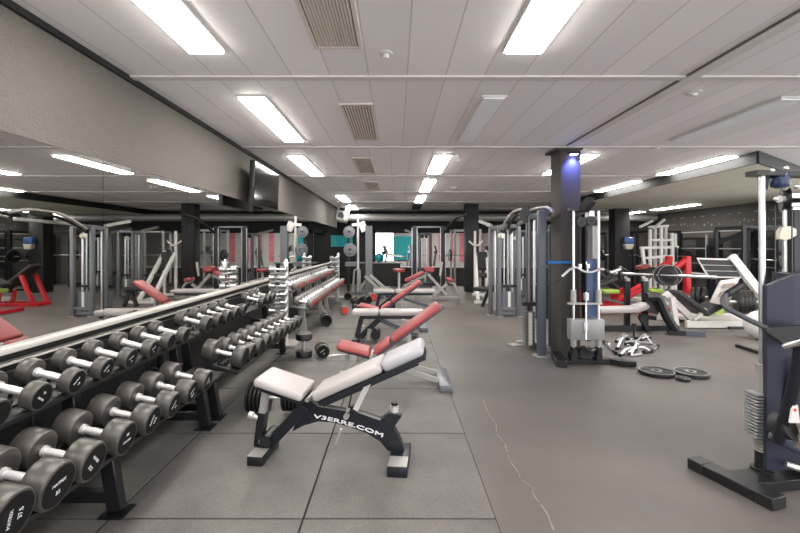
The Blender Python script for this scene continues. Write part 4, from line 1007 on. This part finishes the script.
m = M(t); m.prism([P(725, 284, 7.36), P(736, 283, 7.36), P(732, 288, 7.36), P(722, 288.5, 7.36)], V(0, 0.04, 0)); m.prism([P(722, 292, 7.36), P(733, 291, 7.36), P(729, 296, 7.36), P(719, 296.5, 7.36)], V(0, 0.04, 0)); obj('cutout_panel', m, 'tan', t)
for k in range(4):
    m = M(t); m.lathe([(0.03, 0), (0.19, 0), (0.2, 0.01), (0.2, 0.05), (0.19, 0.06), (0.03, 0.06)], P(736 + 4 * k, 302, 7.2), (0.9, -0.4, 0.0), 26); obj('weight_plate', m, 'iron', t)
m = M(t); m.cyl(P(730, 302, 7.3), P(765, 302, 7.0), 0.03, 12); obj('plate_peg', m, 'brushed', t)
m = M(t); m.box(P(713, 309, 8.1), (0.2, 0.3, 0.15)); obj('lime_stop', m, 'green', t, 'lime green stop block')

# white assisted pull-up tower
t = thing('pull_up_tower', 'white pull-up tower with angled handles standing before the right back corner', 'exercise machine', (6.7, 10.8, 0))
Yw = 10.8
for px, top in ((650, 229), (655, 226), (661, 226), (665.5, 226), (672, 233), (675, 234)):
    m = M(t); yy = Yw + (0.4 if px in (655, 665.5) else 0); m.beam(V((px - VX) / F * yy, yy, 0.0), P(px, top, yy), 0.07, 0.07, up=(1, 0, 0), bevel=0.006); obj('upright', m, 'white', t)
for (a, b) in (((640, 227), (652, 221)), ((655, 227), (664, 220))):
    m = M(t); m.cyl(P(*a, Yw - 0.3), P(*b, Yw), 0.035, 10); obj('handle', m, 'white', t)
for (a, b) in (((648, 227), (668, 226)), ((652, 240), (674, 240)), ((640, 248), (678, 247)), ((646, 258), (672, 256))):
    m = M(t); m.beam(P(*a, Yw), P(*b, Yw), 0.06, 0.06); obj('cross_bar', m, 'white', t)
m = M(t); m.beam(P(642, 248, Yw), P(644, 264, Yw), 0.07, 0.07); obj('dip_arm', m, 'white', t)
m = M(t); m.beam(P(675, 247, Yw), P(675, 262, Yw), 0.07, 0.07); obj('dip_arm', m, 'white', t)
m = M(t); m.beam(P(638, 268, Yw - .2), P(648, 266, Yw - .2), 0.3, 0.1, bevel=0.03); obj('knee_pad', m, 'redpad', t)
m = M(t); m.box((6.6, Yw + 0.1, 0.04), (1.0, 1.0, 0.08)); obj('base_frame', m, 'white', t)

# storage rig and boards along the right wall
for i, yy in enumerate((14.6, 12.9, 11.5, 10.3)):
    m = M(); m.box((XR - 0.02, yy, 1.15), (0.04, 1.05 if i else 0.9, 1.0)); single('wall_board', m, 'satin', 'dark mat board fixed on the right wall, %s from the back corner' % ORD[i], 'board', group='dark boards on the right wall')
t = thing('wall_rig', 'long black storage rig of posts and rails along the right wall', 'rig', (9.1, 12.3, 0))
for k, yy in enumerate((13.8, 12.2, 10.9, 9.8)):
    m = M(t); m.beam(V(9.1, yy, 0), V(9.1, yy, 1.85), 0.12, 0.12, up=(1, 0, 0)); obj('post', m, 'navy', t)
    m = M(t); m.beam(V(9.0, yy + 0.25, 0.9), V(9.0, yy + 0.25, 1.75), 0.05, 0.05, up=(1, 0, 0)); obj('side_rod', m, 'silver', t)
for z, mt_ in ((1.35, 'silver'), (0.9, 'silver'), (1.84, 'silver'), (0.55, 'black')):
    m = M(t); m.beam(V(9.12, 15.4, z), V(9.12, 9.3, z), 0.03, 0.03); obj('rail', m, mt_, t)
m = M(t); m.beam(V(8.4, 11.5, 1.45), V(9.1, 10.9, 1.85), 0.12, 0.12); m.beam(V(8.4, 11.5, 1.45), V(8.4, 11.5, 0.0), 0.12, 0.12, up=(1, 0, 0)); obj('rack_arm', m, 'navy', t)
# unreadable white wall marks
m = M()
rr = random.Random(3)
for k in range(38):
    yy = 15.2 - k * 0.15
    if rr.random() < 0.75:
        m.box((XR - 0.004, yy, 2.10 + rr.uniform(-.05, .05)), (0.008, rr.uniform(0.015, 0.07), rr.uniform(0.02, 0.06)), (rr.uniform(-.6, .6), 0, 0))
for k in range(12):
    m.box((XR - 0.004, 15.0 - k * 0.47 + rr.uniform(-.1, .1), 2.33), (0.008, rr.uniform(0.05, 0.22), 0.03))
single('wall_lettering', m, 'scratch', 'scattered small white marks high on the dark right wall', 'lettering')
# squat rack clutter in the far right corner
def squat_rack(x, y, label, hh=1.9, w_=1.1, d_=0.7, colour='black', rz=0.0):
    t = thing('squat_rack', label, 'rack', (x, y, 0), rz, 'squat racks')
    for sx in (-1, 1):
        for sy in (-1, 1):
            m = M(); m.beam(V(sx * w_ / 2, sy * d_ / 2, 0), V(sx * w_ / 2, sy * d_ / 2, hh), 0.07, 0.07, up=(1, 0, 0)); obj('post', m, colour, t)
        m = M(); m.beam(V(sx * w_ / 2, -d_ / 2, hh - 0.04), V(sx * w_ / 2, d_ / 2, hh - 0.04), 0.06, 0.06); obj('side_rail', m, colour, t)
        m = M(); m.beam(V(sx * w_ / 2, -d_ / 2, 0.05), V(sx * w_ / 2, d_ / 2, 0.05), 0.06, 0.06); obj('side_rail', m, colour, t)
    for sy in (-1, 1):
        m = M(); m.beam(V(-w_ / 2, sy * d_ / 2, hh - 0.04), V(w_ / 2, sy * d_ / 2, hh - 0.04), 0.06, 0.06); obj('cross_beam', m, colour, t)
    m = M(); m.cyl(V(-w_ / 2 - 0.4, -d_ / 2 - 0.06, 1.1), V(w_ / 2 + 0.4, -d_ / 2 - 0.06, 1.1), 0.016); br = obj('racked_bar', m, 'brushed', t)
    for sx in (-1, 1):
        m = M(); m.lathe([(0.02, 0), (0.2, 0), (0.2, 0.06), (0.02, 0.06)], V(sx * (w_ / 2 + 0.16), -d_ / 2 - 0.06, 1.1), (sx, 0, 0), 22); obj('weight_plate', m, 'iron', t)
    return t
squat_rack(8.2, 13.6, 'black squat rack standing before the right wall, the farther one', rz=0.2)
squat_rack(8.3, 10.2, 'black squat rack standing before the right wall, behind the chrome pole', rz=1.4)
squat_rack(7.9, 15.4, 'black squat rack by the back wall, right of the dispenser column', 1.9)
t = thing('cable_column', 'slim black cable column by the grey back wall, left of the dispenser', 'exercise machine', (5.9, 14.2, 0))
m = M(t); m.beam(V(5.9, 14.2, 0), V(5.9, 14.2, 2.0), 0.06, 0.06, up=(1, 0, 0)); m.box((5.9, 14.2, 0.02), (0.5, 0.5, 0.04)); obj('post', m, 'iron', t)
m = M(t); m.lathe([(0.02, -.03), (0.12, -.03), (0.12, .03), (0.02, .03)], (5.9, 14.1, 1.75), (0, 1, 0), 18); obj('pulley', m, 'iron', t)
m = M(t); m.box((6.02, 14.15, 1.2), (0.12, 0.1, 0.4)); obj('carriage', m, 'iron', t)
squat_rack(2.45, 15.2, 'silver squat rack at the back, nearest the bright window', 2.0, 0.9, 0.6, 'silver', 0.1)
squat_rack(4.5, 15.2, 'silver squat rack at the back, right of the far central column', 1.95, 0.9, 0.6, 'silver', -0.1)
# dispenser on the column
t = thing('soap_dispenser', 'blue and cream wall dispenser on the far right dark column', 'dispenser', (6.85, 12.95, 1.35))
c = P(628, 243, 12.965)
m = M(t); m.box(c + V(0, 0, 0.07), (0.28, 0.16, 0.2), bevel=0.03); obj('tank', m, 'bluefluid', t)
m = M(t); m.prism([c + V(-0.14, -0.08, -0.03), c + V(0.14, -0.08, -0.03), c + V(0.09, -0.08, -0.19), c + V(-0.09, -0.08, -0.19)], V(0, 0.16, 0), bevel=0.01); obj('housing', m, 'creamplastic', t)

# ---------------------------------------------------------------- big cable machine in the right foreground
t = thing('cable_machine', 'large navy cable machine with chrome post in the right foreground', 'exercise machine', (2.3, 2.7, 0))
m = M(t); m.beam(V(1.945, 2.80, 0.034), V(2.095, 2.36, 0.034), 0.105, 0.064, bevel=0.004); fo = obj('floor_foot', m, 'black', t)
m = M(t); m.beam(V(1.942, 2.81, 0.036), V(1.972, 2.72, 0.036), 0.111, 0.068, bevel=0.004); obj('end_cap', m, 'iron', fo)
m = M(t); m.beam(V(2.07, 2.433, 0.036), V(2.098, 2.35, 0.036), 0.111, 0.068, bevel=0.004); obj('end_cap', m, 'iron', fo)
m = M(t); m.beam(V(2.06, 2.57, 0.035), V(3.1, 2.72, 0.035), 0.16, 0.06, bevel=0.004); obj('base_plate', m, 'black', t)
Yp = 2.66
m = M(t); m.cyl(P(762, 460, Yp), P(762, 174, Yp), 0.0175, 20); obj('guide_post', m, 'brushed', t)
m = M(t); m.cyl(V(P(762, 0, Yp).x, Yp, 0.05), P(762, 444, Yp), 0.038, 18); m.cyl(V(P(762, 0, Yp).x, Yp, 0.05), V(P(762, 0, Yp).x, Yp, 0.075), 0.06, 18); obj('post_sleeve', m, 'black', t)
m = M(t); m.cyl(P(762, 396, Yp), P(762, 364, Yp), 0.034, 18); obj('collar_tube', m, 'silver', t)
m = M(t)
for k in range(14):
    z = P(764, 435 - 3.2 * k, Yp).z
    m.box((P(758.5, 0, Yp).x, Yp + 0.0, z), (0.105, 0.10, 0.0125), (0, R(3), 0), bevel=0.003, seg=1)
obj('weight_stack', m, 'plate', t)
m = M(t)
for k in range(5): m.cyl(V(P(764, 0, Yp).x, Yp, P(764, 450 - 2.6 * k, Yp).z), V(P(764, 0, Yp).x, Yp, P(764, 450 - 2.6 * k, Yp).z + 0.009), 0.055, 18)
obj('stop_rings', m, 'silver', t)
m = M(t); m.prism([P(767, 286, 2.57), P(794, 275, 2.54), P(794, 470, 2.54), P(767, 470, 2.57)], V(0.02, 0.05, 0)); m.prism([P(794, 275, 2.54), P(850, 275, 2.54), P(850, 470, 2.54), P(794, 470, 2.54)], V(0.13, 0.3, 0)); obj('shroud', m, 'navyshroud', t)
m = M(t); m.beam(P(751, 173.5, Yp), P(842, 176, Yp), 0.09, 0.03); m.beam(P(764, 174, Yp), V(2.9, 3.4, 1.9), 0.06, 0.03); obj('top_plate', m, 'black', t)
m = M(t); m.cyl(P(764, 176, Yp), P(764, 172, Yp), 0.045, 16); obj('post_cap', m, 'navy', t)
m = M(t); m.lathe([(0.0, 0), (0.045, 0), (0.05, 0.01), (0.05, 0.075), (0.045, 0.085), (0, 0.085)], P(780, 187, Yp), (0, 0, 1), 18); m.cyl(P(780, 176, Yp), P(780, 188, Yp), 0.03, 14); obj('pulley_housing', m, 'bluehousing', t)
m = M(t)
for px, py in ((772, 170.5), (786, 168), (797, 186.5), (783, 198), (776, 199)): m.sphere(P(px, py, Yp - 0.04), 0.014)
obj('bolt', m, 'chrome', t)
m = M(t); m.lathe([(0.012, -0.02), (0.075, -0.02), (0.06, -0.004), (0.06, 0.004), (0.075, 0.02), (0.012, 0.02)], P(785, 200, Yp), (0.8, -0.5, 0), 24); pu = obj('pulley', m, 'iron', t)
m = M(t); m.cyl(P(779, 199, Yp - 0.05), P(787, 200, Yp), 0.022, 12); obj('axle', m, 'silver', pu)
m = M(t); m.beam(P(788, 196, Yp), P(840, 196, Yp), 0.05, 0.025); m.beam(P(788, 205, Yp), P(840, 204, Yp), 0.05, 0.02); obj('pulley_arm', m, 'brushed', t)
m = M(t); m.cyl(P(775, 205, Yp), P(775, 290, Yp), 0.004, 6); m.cyl(P(792, 205, Yp), P(792, 292, Yp), 0.004, 6); obj('cable', m, 'iron', t)
m = M(t); m.cyl(P(787, 290, 2.85), P(787, 208, 2.85), 0.024, 14); m.cyl(P(787, 209, 2.85), P(840, 210, 2.85), 0.022, 12); obj('inner_rod', m, 'chrome', t)
m = M(t); m.prism([P(781, 231, 2.7), P(784, 227, 2.7), P(791, 226, 2.7), P(797, 229, 2.7), P(797, 236, 2.7), P(790, 238, 2.7), P(786, 241, 2.7), P(780, 239, 2.7)], V(0, 0.04, 0), bevel=0.006); obj('bracket_plate', m, 'creamplastic', t)
m = M(t); m.beam(P(794, 210, 2.8), P(794, 285, 2.8), 0.05, 0.04, up=(1, 0, 0)); obj('dark_guide', m, 'navy', t)
# swing arm with its bent tube
m = M(t); m.prism([P(766, 328, 2.42), P(812, 325, 2.42), P(812, 352, 2.42), P(785, 345, 2.42), P(766, 331, 2.42)], V(0.0, 0.03, 0)); obj('arm_plate', m, 'satin', t)
m = M(t); m.tube(rounded([P(739, 287, 2.62), P(722, 297, 2.6), P(724, 307, 2.56), P(743, 317, 2.5), P(768, 329, 2.43)], 0.07), 0.0145, 12); obj('bent_arm', m, 'armgrey', t)
m = M(t); m.tube([P(741, 285.5, 2.62), P(727, 294, 2.605)], 0.021, 12); obj('arm_grip', m, 'iron', t)
m = M(t); m.cyl(P(785, 347, 2.3), P(805, 341, 2.2), 0.016, 12); m.sphere(P(787, 346, 2.3), 0.02); obj('lever', m, 'chrome', t)
# lower arms
m = M(t); m.tube(rounded([P(771, 436, 2.55), P(782, 440, 2.5), P(812, 456, 2.4)], 0.1), 0.03, 12); obj('lower_arm', m, 'bluegrey', t)
m = M(t); m.tube([P(802, 340, 2.25), P(793, 390, 2.3), P(778, 441, 2.42)], 0.03, 12); obj('strut', m, 'navy', t)
m = M(t); m.tube([P(796, 360, 2.5), P(785, 395, 2.55), P(770, 428, 2.6)], 0.014, 10); obj('thin_strut', m, 'black', t)
m = M(t); m.cyl(P(780, 425, 2.45), P(797, 427, 2.35), 0.075, 20); obj('roller_pad', m, 'blackpad', t)
m = M(t); m.tube([P(806, 424, 2.3), P(809, 436, 2.3), P(802, 444, 2.36)], 0.04, 10); obj('leather_pad', m, 'tan', t, 'tan padded strap')
m = M(t); m.prism([P(793, 405, 2.3), P(798, 405, 2.3), P(800, 423, 2.3), P(790, 423, 2.3)], V(0, 0.01, 0)); tg = obj('tag', m, 'white', t)
m = M(t); m.lathe([(0, 0), (0.008, 0), (0.008, 0.002), (0, 0.002)], P(795, 410, 2.298), (0, -1, 0), 12); obj('red_dot', m, 'redcap', tg)
m = M(t); m.tube([P(786, 464, 2.5), P(815, 474, 2.45)], 0.018, 10); obj('lower_rod', m, 'chrome', t)
# ball and bars on the floor behind it
t = thing('exercise_ball', 'pale translucent looking ball on the floor behind the chrome post', 'ball', (5.6, 6.6, 0))
m = M(t); m.sphere((5.6, 6.6, 0.22), 0.22, u=24, v=16); obj('ball', m, 'white', t)
for i, (a, b) in enumerate([((729, 329), (748, 329)), ((737, 347), (762, 355))]):
    A, B = g(*a, 0.02), g(*b, 0.02)
    m = M(); m.beam(A, B, 0.05, 0.04); single('rubber_bumper', m, 'iron', ['short black bar on the floor before the white leg press', 'longer black bar on the floor left of the chrome post'][i], 'bar', group='black bars on the floor')

# ---------------------------------------------------------------- far end of the gym
# plate tower with white arm at the far left
t = thing('smith_machine', 'grey smith machine with round plates at the far left end', 'exercise machine', (-0.9, 12.6, 0))
Ys = 12.6
m = M(t); m.beam(V((369 - VX) / F * Ys, Ys, 0), P(369, 226, Ys), 0.2, 0.2, up=(1, 0, 0), bevel=0.01); obj('post', m, 'greydisc', t)
m = M(t); m.cyl(V((358 - VX) / F * Ys, Ys, 0), P(358, 214, Ys), 0.035, 12); obj('pole', m, 'white', t)
m = M(t); m.beam(P(352, 225, Ys), P(364, 224, Ys), 0.1, 0.08); m.beam(P(361, 222, Ys), P(365, 231, Ys), 0.12, 0.2); obj('arm', m, 'white', t)
for (px, py, r) in ((349, 232, 0.17), (350, 250, 0.19)):
    m = M(t); m.lathe([(0.03, 0), (r * 0.4, -0.01), (r * 0.5, 0), (r - 0.01, 0), (r, 0.01), (r, 0.07), (0.03, 0.07)], P(px, py, Ys - 0.2), (0.1, 1, 0), 28); obj('weight_disc', m, 'greydisc', t)
m = M(t); m.beam(V((348.5 - VX) / F * Ys, Ys, 0), P(348.5, 228, Ys), 0.08, 0.08, up=(1, 0, 0)); obj('rear_post', m, 'iron', t)
m = M(t); m.beam(P(346, 264, Ys - .3), P(356, 264, Ys - .3), 0.3, 0.12); obj('peg_rack', m, 'greydisc', t)
m = M(t); m.tube(rounded([V(-1.25, Ys - .2, 0.1), V(-1.2, Ys - .2, 0.75), V(-1.05, Ys - .2, 0.75), V(-1.05, Ys - .2, 0.1)], 0.1), 0.03); obj('hoop', m, 'silver', t)
m = M(t); m.beam(V(-1.5, Ys, 0.04), V(-0.6, Ys, 0.04), 0.1, 0.08); obj('base_beam', m, 'greydisc', t)
for k, (a, b) in enumerate([((365, 276), (381, 291)), ((370, 275), (387, 290)), ((360, 288), (372, 274))]):
    m = M(t); m.beam(P(*a, Ys - 0.6 + 0.3 * k), P(*b, Ys - 0.6 + 0.3 * k), 0.08, 0.08); obj('sled_rail', m, 'silver', t)
# reception counter under the window
t = thing('side_counter', 'dark counter with pale top before the bright window', 'counter', (-0.35, 15.2, 0))
m = M(t); m.box((-0.55, 15.3, 0.4), (1.4, 0.5, 0.8)); obj('body', m, 'satin', t)
m = M(t); m.box((-0.55, 15.28, 0.82), (1.5, 0.6, 0.04)); obj('top', m, 'greydisc', t)
t = thing('medicine_ball', 'teal ball resting on the counter by the bright window', 'ball', (-0.6, 15.25, 0.84)); m = M(); m.sphere((0, 0, 0.16), 0.16); obj('shell', m, 'teal', t)
# dark door frame posts
m = M(); m.box((P(372.5, 0, 15.9).x, 15.95, 1.0), (0.22, 0.2, 2.0)); m.box((-0.9 + 0.02, 15.95, 1.95), (1.0, 0.2, 0.1)); single('door_post', m, 'fascia', 'dark vertical frame post left of the bright window', 'post')
# cable crossover with dark posts
t = thing('cable_crossover', 'cable crossover frame with dark posts and top bar at the back', 'exercise machine', (1.1, 13.2, 0))
Yc = 13.2
for px, w_ in ((414.5, 0.12), (443, 0.14)):
    m = M(t); m.beam(V((px - VX) / F * Yc, Yc, 0), P(px, 226, Yc), w_, w_, up=(1, 0, 0)); obj('post', m, 'navy', t)
    m = M(t); m.cyl(P(px + 2.5, 285, Yc - .1), P(px + 2.5, 228, Yc - .1), 0.013, 8); obj('guide_rod', m, 'brushed', t)
    m = M(t); m.cyl(P(px - 2.5, 285, Yc - .1), P(px - 2.5, 228, Yc - .1), 0.013, 8); obj('guide_rod', m, 'brushed', t)
m = M(t); m.beam(P(413, 227, Yc), P(445, 227, Yc), 0.06, 0.05); obj('top_bar', m, 'greymetal', t)
m = M(t); m.beam(P(412, 284, Yc), P(446, 284, Yc), 0.1, 0.08); obj('base_beam', m, 'navy', t)
m = M(t); m.tube(rounded([P(444, 234, Yc), P(449, 226, Yc - .4), P(457, 217, Yc - .8), P(468, 214, Yc - 1.0)], 0.3), 0.045, 10); obj('boom', m, 'iron', t)
# red incline bench with crossed legs
t = thing('incline_bench', 'red incline bench on crossed silver legs at the far end', 'bench', (0.75, 11.5, 0), 0)
Yb = 11.4
m = M(t); m.beam(P(405, 281, Yb), P(424, 272, Yb), 0.3, 0.09, bevel=0.03); obj('back_pad', m, 'redpad', t)
m = M(t); m.beam(P(424, 268.5, Yb), P(434, 270, Yb), 0.34, 0.14, bevel=0.03); obj('head_pad', m, 'redpad', t)
m = M(t); m.beam(P(428, 274, Yb), P(447, 295, Yb), 0.07, 0.07); obj('leg', m, 'silver', t)
m = M(t); m.beam(P(404, 286, Yb), P(426, 275, Yb), 0.06, 0.06); obj('rail', m, 'silver', t)
m = M(t); m.beam(P(447, 284, Yb), P(434, 295, Yb), 0.06, 0.06); obj('leg', m, 'silver', t)
m = M(t); m.beam(P(431, 297, Yb), P(458, 298, Yb - .4), 0.09, 0.06); obj('foot', m, 'silver', t)
m = M(t); m.beam(P(440, 276, Yb), P(442, 262, Yb), 0.05, 0.05, up=(1, 0, 0)); m.beam(P(413, 281, Yb), P(414, 299, Yb), 0.05, 0.05, up=(1, 0, 0)); obj('post', m, 'silver', t)
m = M(t); m.beam(P(446, 279, Yb), P(453, 280, Yb), 0.3, 0.1, bevel=0.03); obj('seat_pad', m, 'redpad', t)
m = M(t); m.tube(rounded([P(446, 281, Yb), P(455, 284, Yb), P(457, 297, Yb)], 0.2), 0.035); obj('curved_leg', m, 'silver', t)
t = thing('stool', 'small red round stool on a white stem at the far end', 'stool', P(399, 290, 13.4).xy.to_3d())
c = P(399, 271, 13.4); c0 = V(c.x, 13.4, 0)
m = M(t); m.lathe([(0, 0), (0.18, 0), (0.2, 0.03), (0.2, 0.08), (0.18, 0.1), (0, 0.1)], V(c.x, 13.4, c.z - 0.03), (0, 0, 1), 20); obj('seat', m, 'redpad', t)
m = M(t); m.cyl(c0, V(c.x, 13.4, c.z - 0.03), 0.04, 12); obj('stem', m, 'white', t)
m = M(t); m.cyl(c0, c0 + V(0, 0, 0.03), 0.22, 20); obj('base', m, 'silver', t)
# white leaning frame by the far column
t = thing('white_multi_press', 'white leaning machine frame right of the far central column', 'exercise machine', (2.3, 11.4, 0))
for dx in (0, 0.32):
    m = M(t); m.beam(V(2.05 + dx, 10.75, 0.06), V(2.27 + dx, 12.3, 1.2), 0.08, 0.09); obj('leaning_rail', m, 'white', t)
    m = M(t); m.beam(V(2.27 + dx, 12.36, 0.0), V(2.27 + dx, 12.36, 1.85 if dx == 0 else 1.3), 0.06, 0.06, up=(1, 0, 0)); obj('post', m, 'white', t)
m = M(t); m.beam(V(1.95, 10.72, 0.03), V(2.6, 10.72, 0.03), 0.1, 0.06); m.beam(V(2.43, 10.72, 0.03), V(2.43, 12.4, 0.03), 0.08, 0.05); m.beam(V(2.2, 12.36, 0.03), V(2.66, 12.36, 0.03), 0.1, 0.06); obj('base_beam', m, 'white', t)
m = M(t); m.beam(V(2.43, 12.0, 0.75), V(2.43, 12.2, 1.25), 0.3, 0.1, bevel=0.03); obj('pad', m, 'blackpad', t)
m = M(t); m.beam(V(2.43, 11.55, 0.62), V(2.43, 11.95, 0.62), 0.34, 0.1, bevel=0.03); obj('seat_pad', m, 'blackpad', t)
m = M(t); m.tube(rounded([P(469, 241, 12.3), P(474, 245.5, 12.3), P(478, 245.5, 12.3), P(483, 241, 12.3)], 0.1), 0.025); obj('handle_bar', m, 'white', t)
# cardio machines in the back room
def treadmill(x, y, label, rz):
    t = thing('treadmill', label, 'treadmill', (x, y, 0), rz, 'treadmills in the back room')
    m = M(); m.box((0, 0, 0.12), (0.8, 1.7, 0.16), bevel=0.02); obj('deck', m, 'satin', t)
    for s in (-1, 1):
        m = M(); m.beam(V(s * 0.38, 0.7, 0.2), V(s * 0.36, 0.55, 1.15), 0.07, 0.07, up=(1, 0, 0)); obj('upright', m, 'greymetal', t)
        m = M(); m.tube(rounded([V(s * 0.36, 0.55, 1.1), V(s * 0.36, 0.1, 1.0), V(s * 0.36, -0.2, 0.95)], 0.1), 0.025); obj('handrail', m, 'silver', t)
    m = M(); m.beam(V(-0.38, 0.56, 1.15), V(0.38, 0.56, 1.15), 0.12, 0.1); m.box((0, 0.55, 1.28), (0.5, 0.06, 0.3), (R(-20), 0, 0), bevel=0.02); obj('console', m, 'iron', t)
for i, (x, y) in enumerate([(0.1, 17.6), (2.2, 17.8), (4.3, 17.8), (1.2, 19.4)]):
    treadmill(x, y, 'treadmill seen over the low back wall, %s from the bright window' % ORD[i], R(80 + 6 * i))

# ---------------------------------------------------------------- camera, world, colour
cam = bpy.data.cameras.new('camera'); co = bpy.data.objects.new('camera', cam); C.objects.link(co)
co.location = (0, 0, H); co.rotation_euler = (R(90), 0, 0)
cam.sensor_width = 36; cam.lens = F / 800 * 36; cam.shift_x = (400 - VX) / 800; cam.shift_y = -(266.5 - VY) / 800
cam.clip_start = 0.05; cam.clip_end = 100
SC.camera = co
wd = bpy.data.worlds.new('world'); SC.world = wd; wd.use_nodes = True
wd.node_tree.nodes['Background'].inputs['Color'].default_value = (0.98, 0.98, 1.0, 1); wd.node_tree.nodes['Background'].inputs['Strength'].default_value = 1.6
for (x, y) in ((-1, 19), (3, 19), (6, 19)):
    ceil = None
t = thing('ceiling_light', 'lit ceiling panel in the back room beyond the low wall', 'light', (1.5, 19, 2.74), group='long ceiling light panels')
m = M(); m.box((0, 0, 0), (4.0, 0.5, 0.02)); obj('diffuser', m, 'lit', t)
vs = SC.view_settings; vs.view_transform = 'Standard'; vs.look = 'None'; vs.exposure = 1.17; vs.gamma = 1.0; vs.use_curve_mapping = False
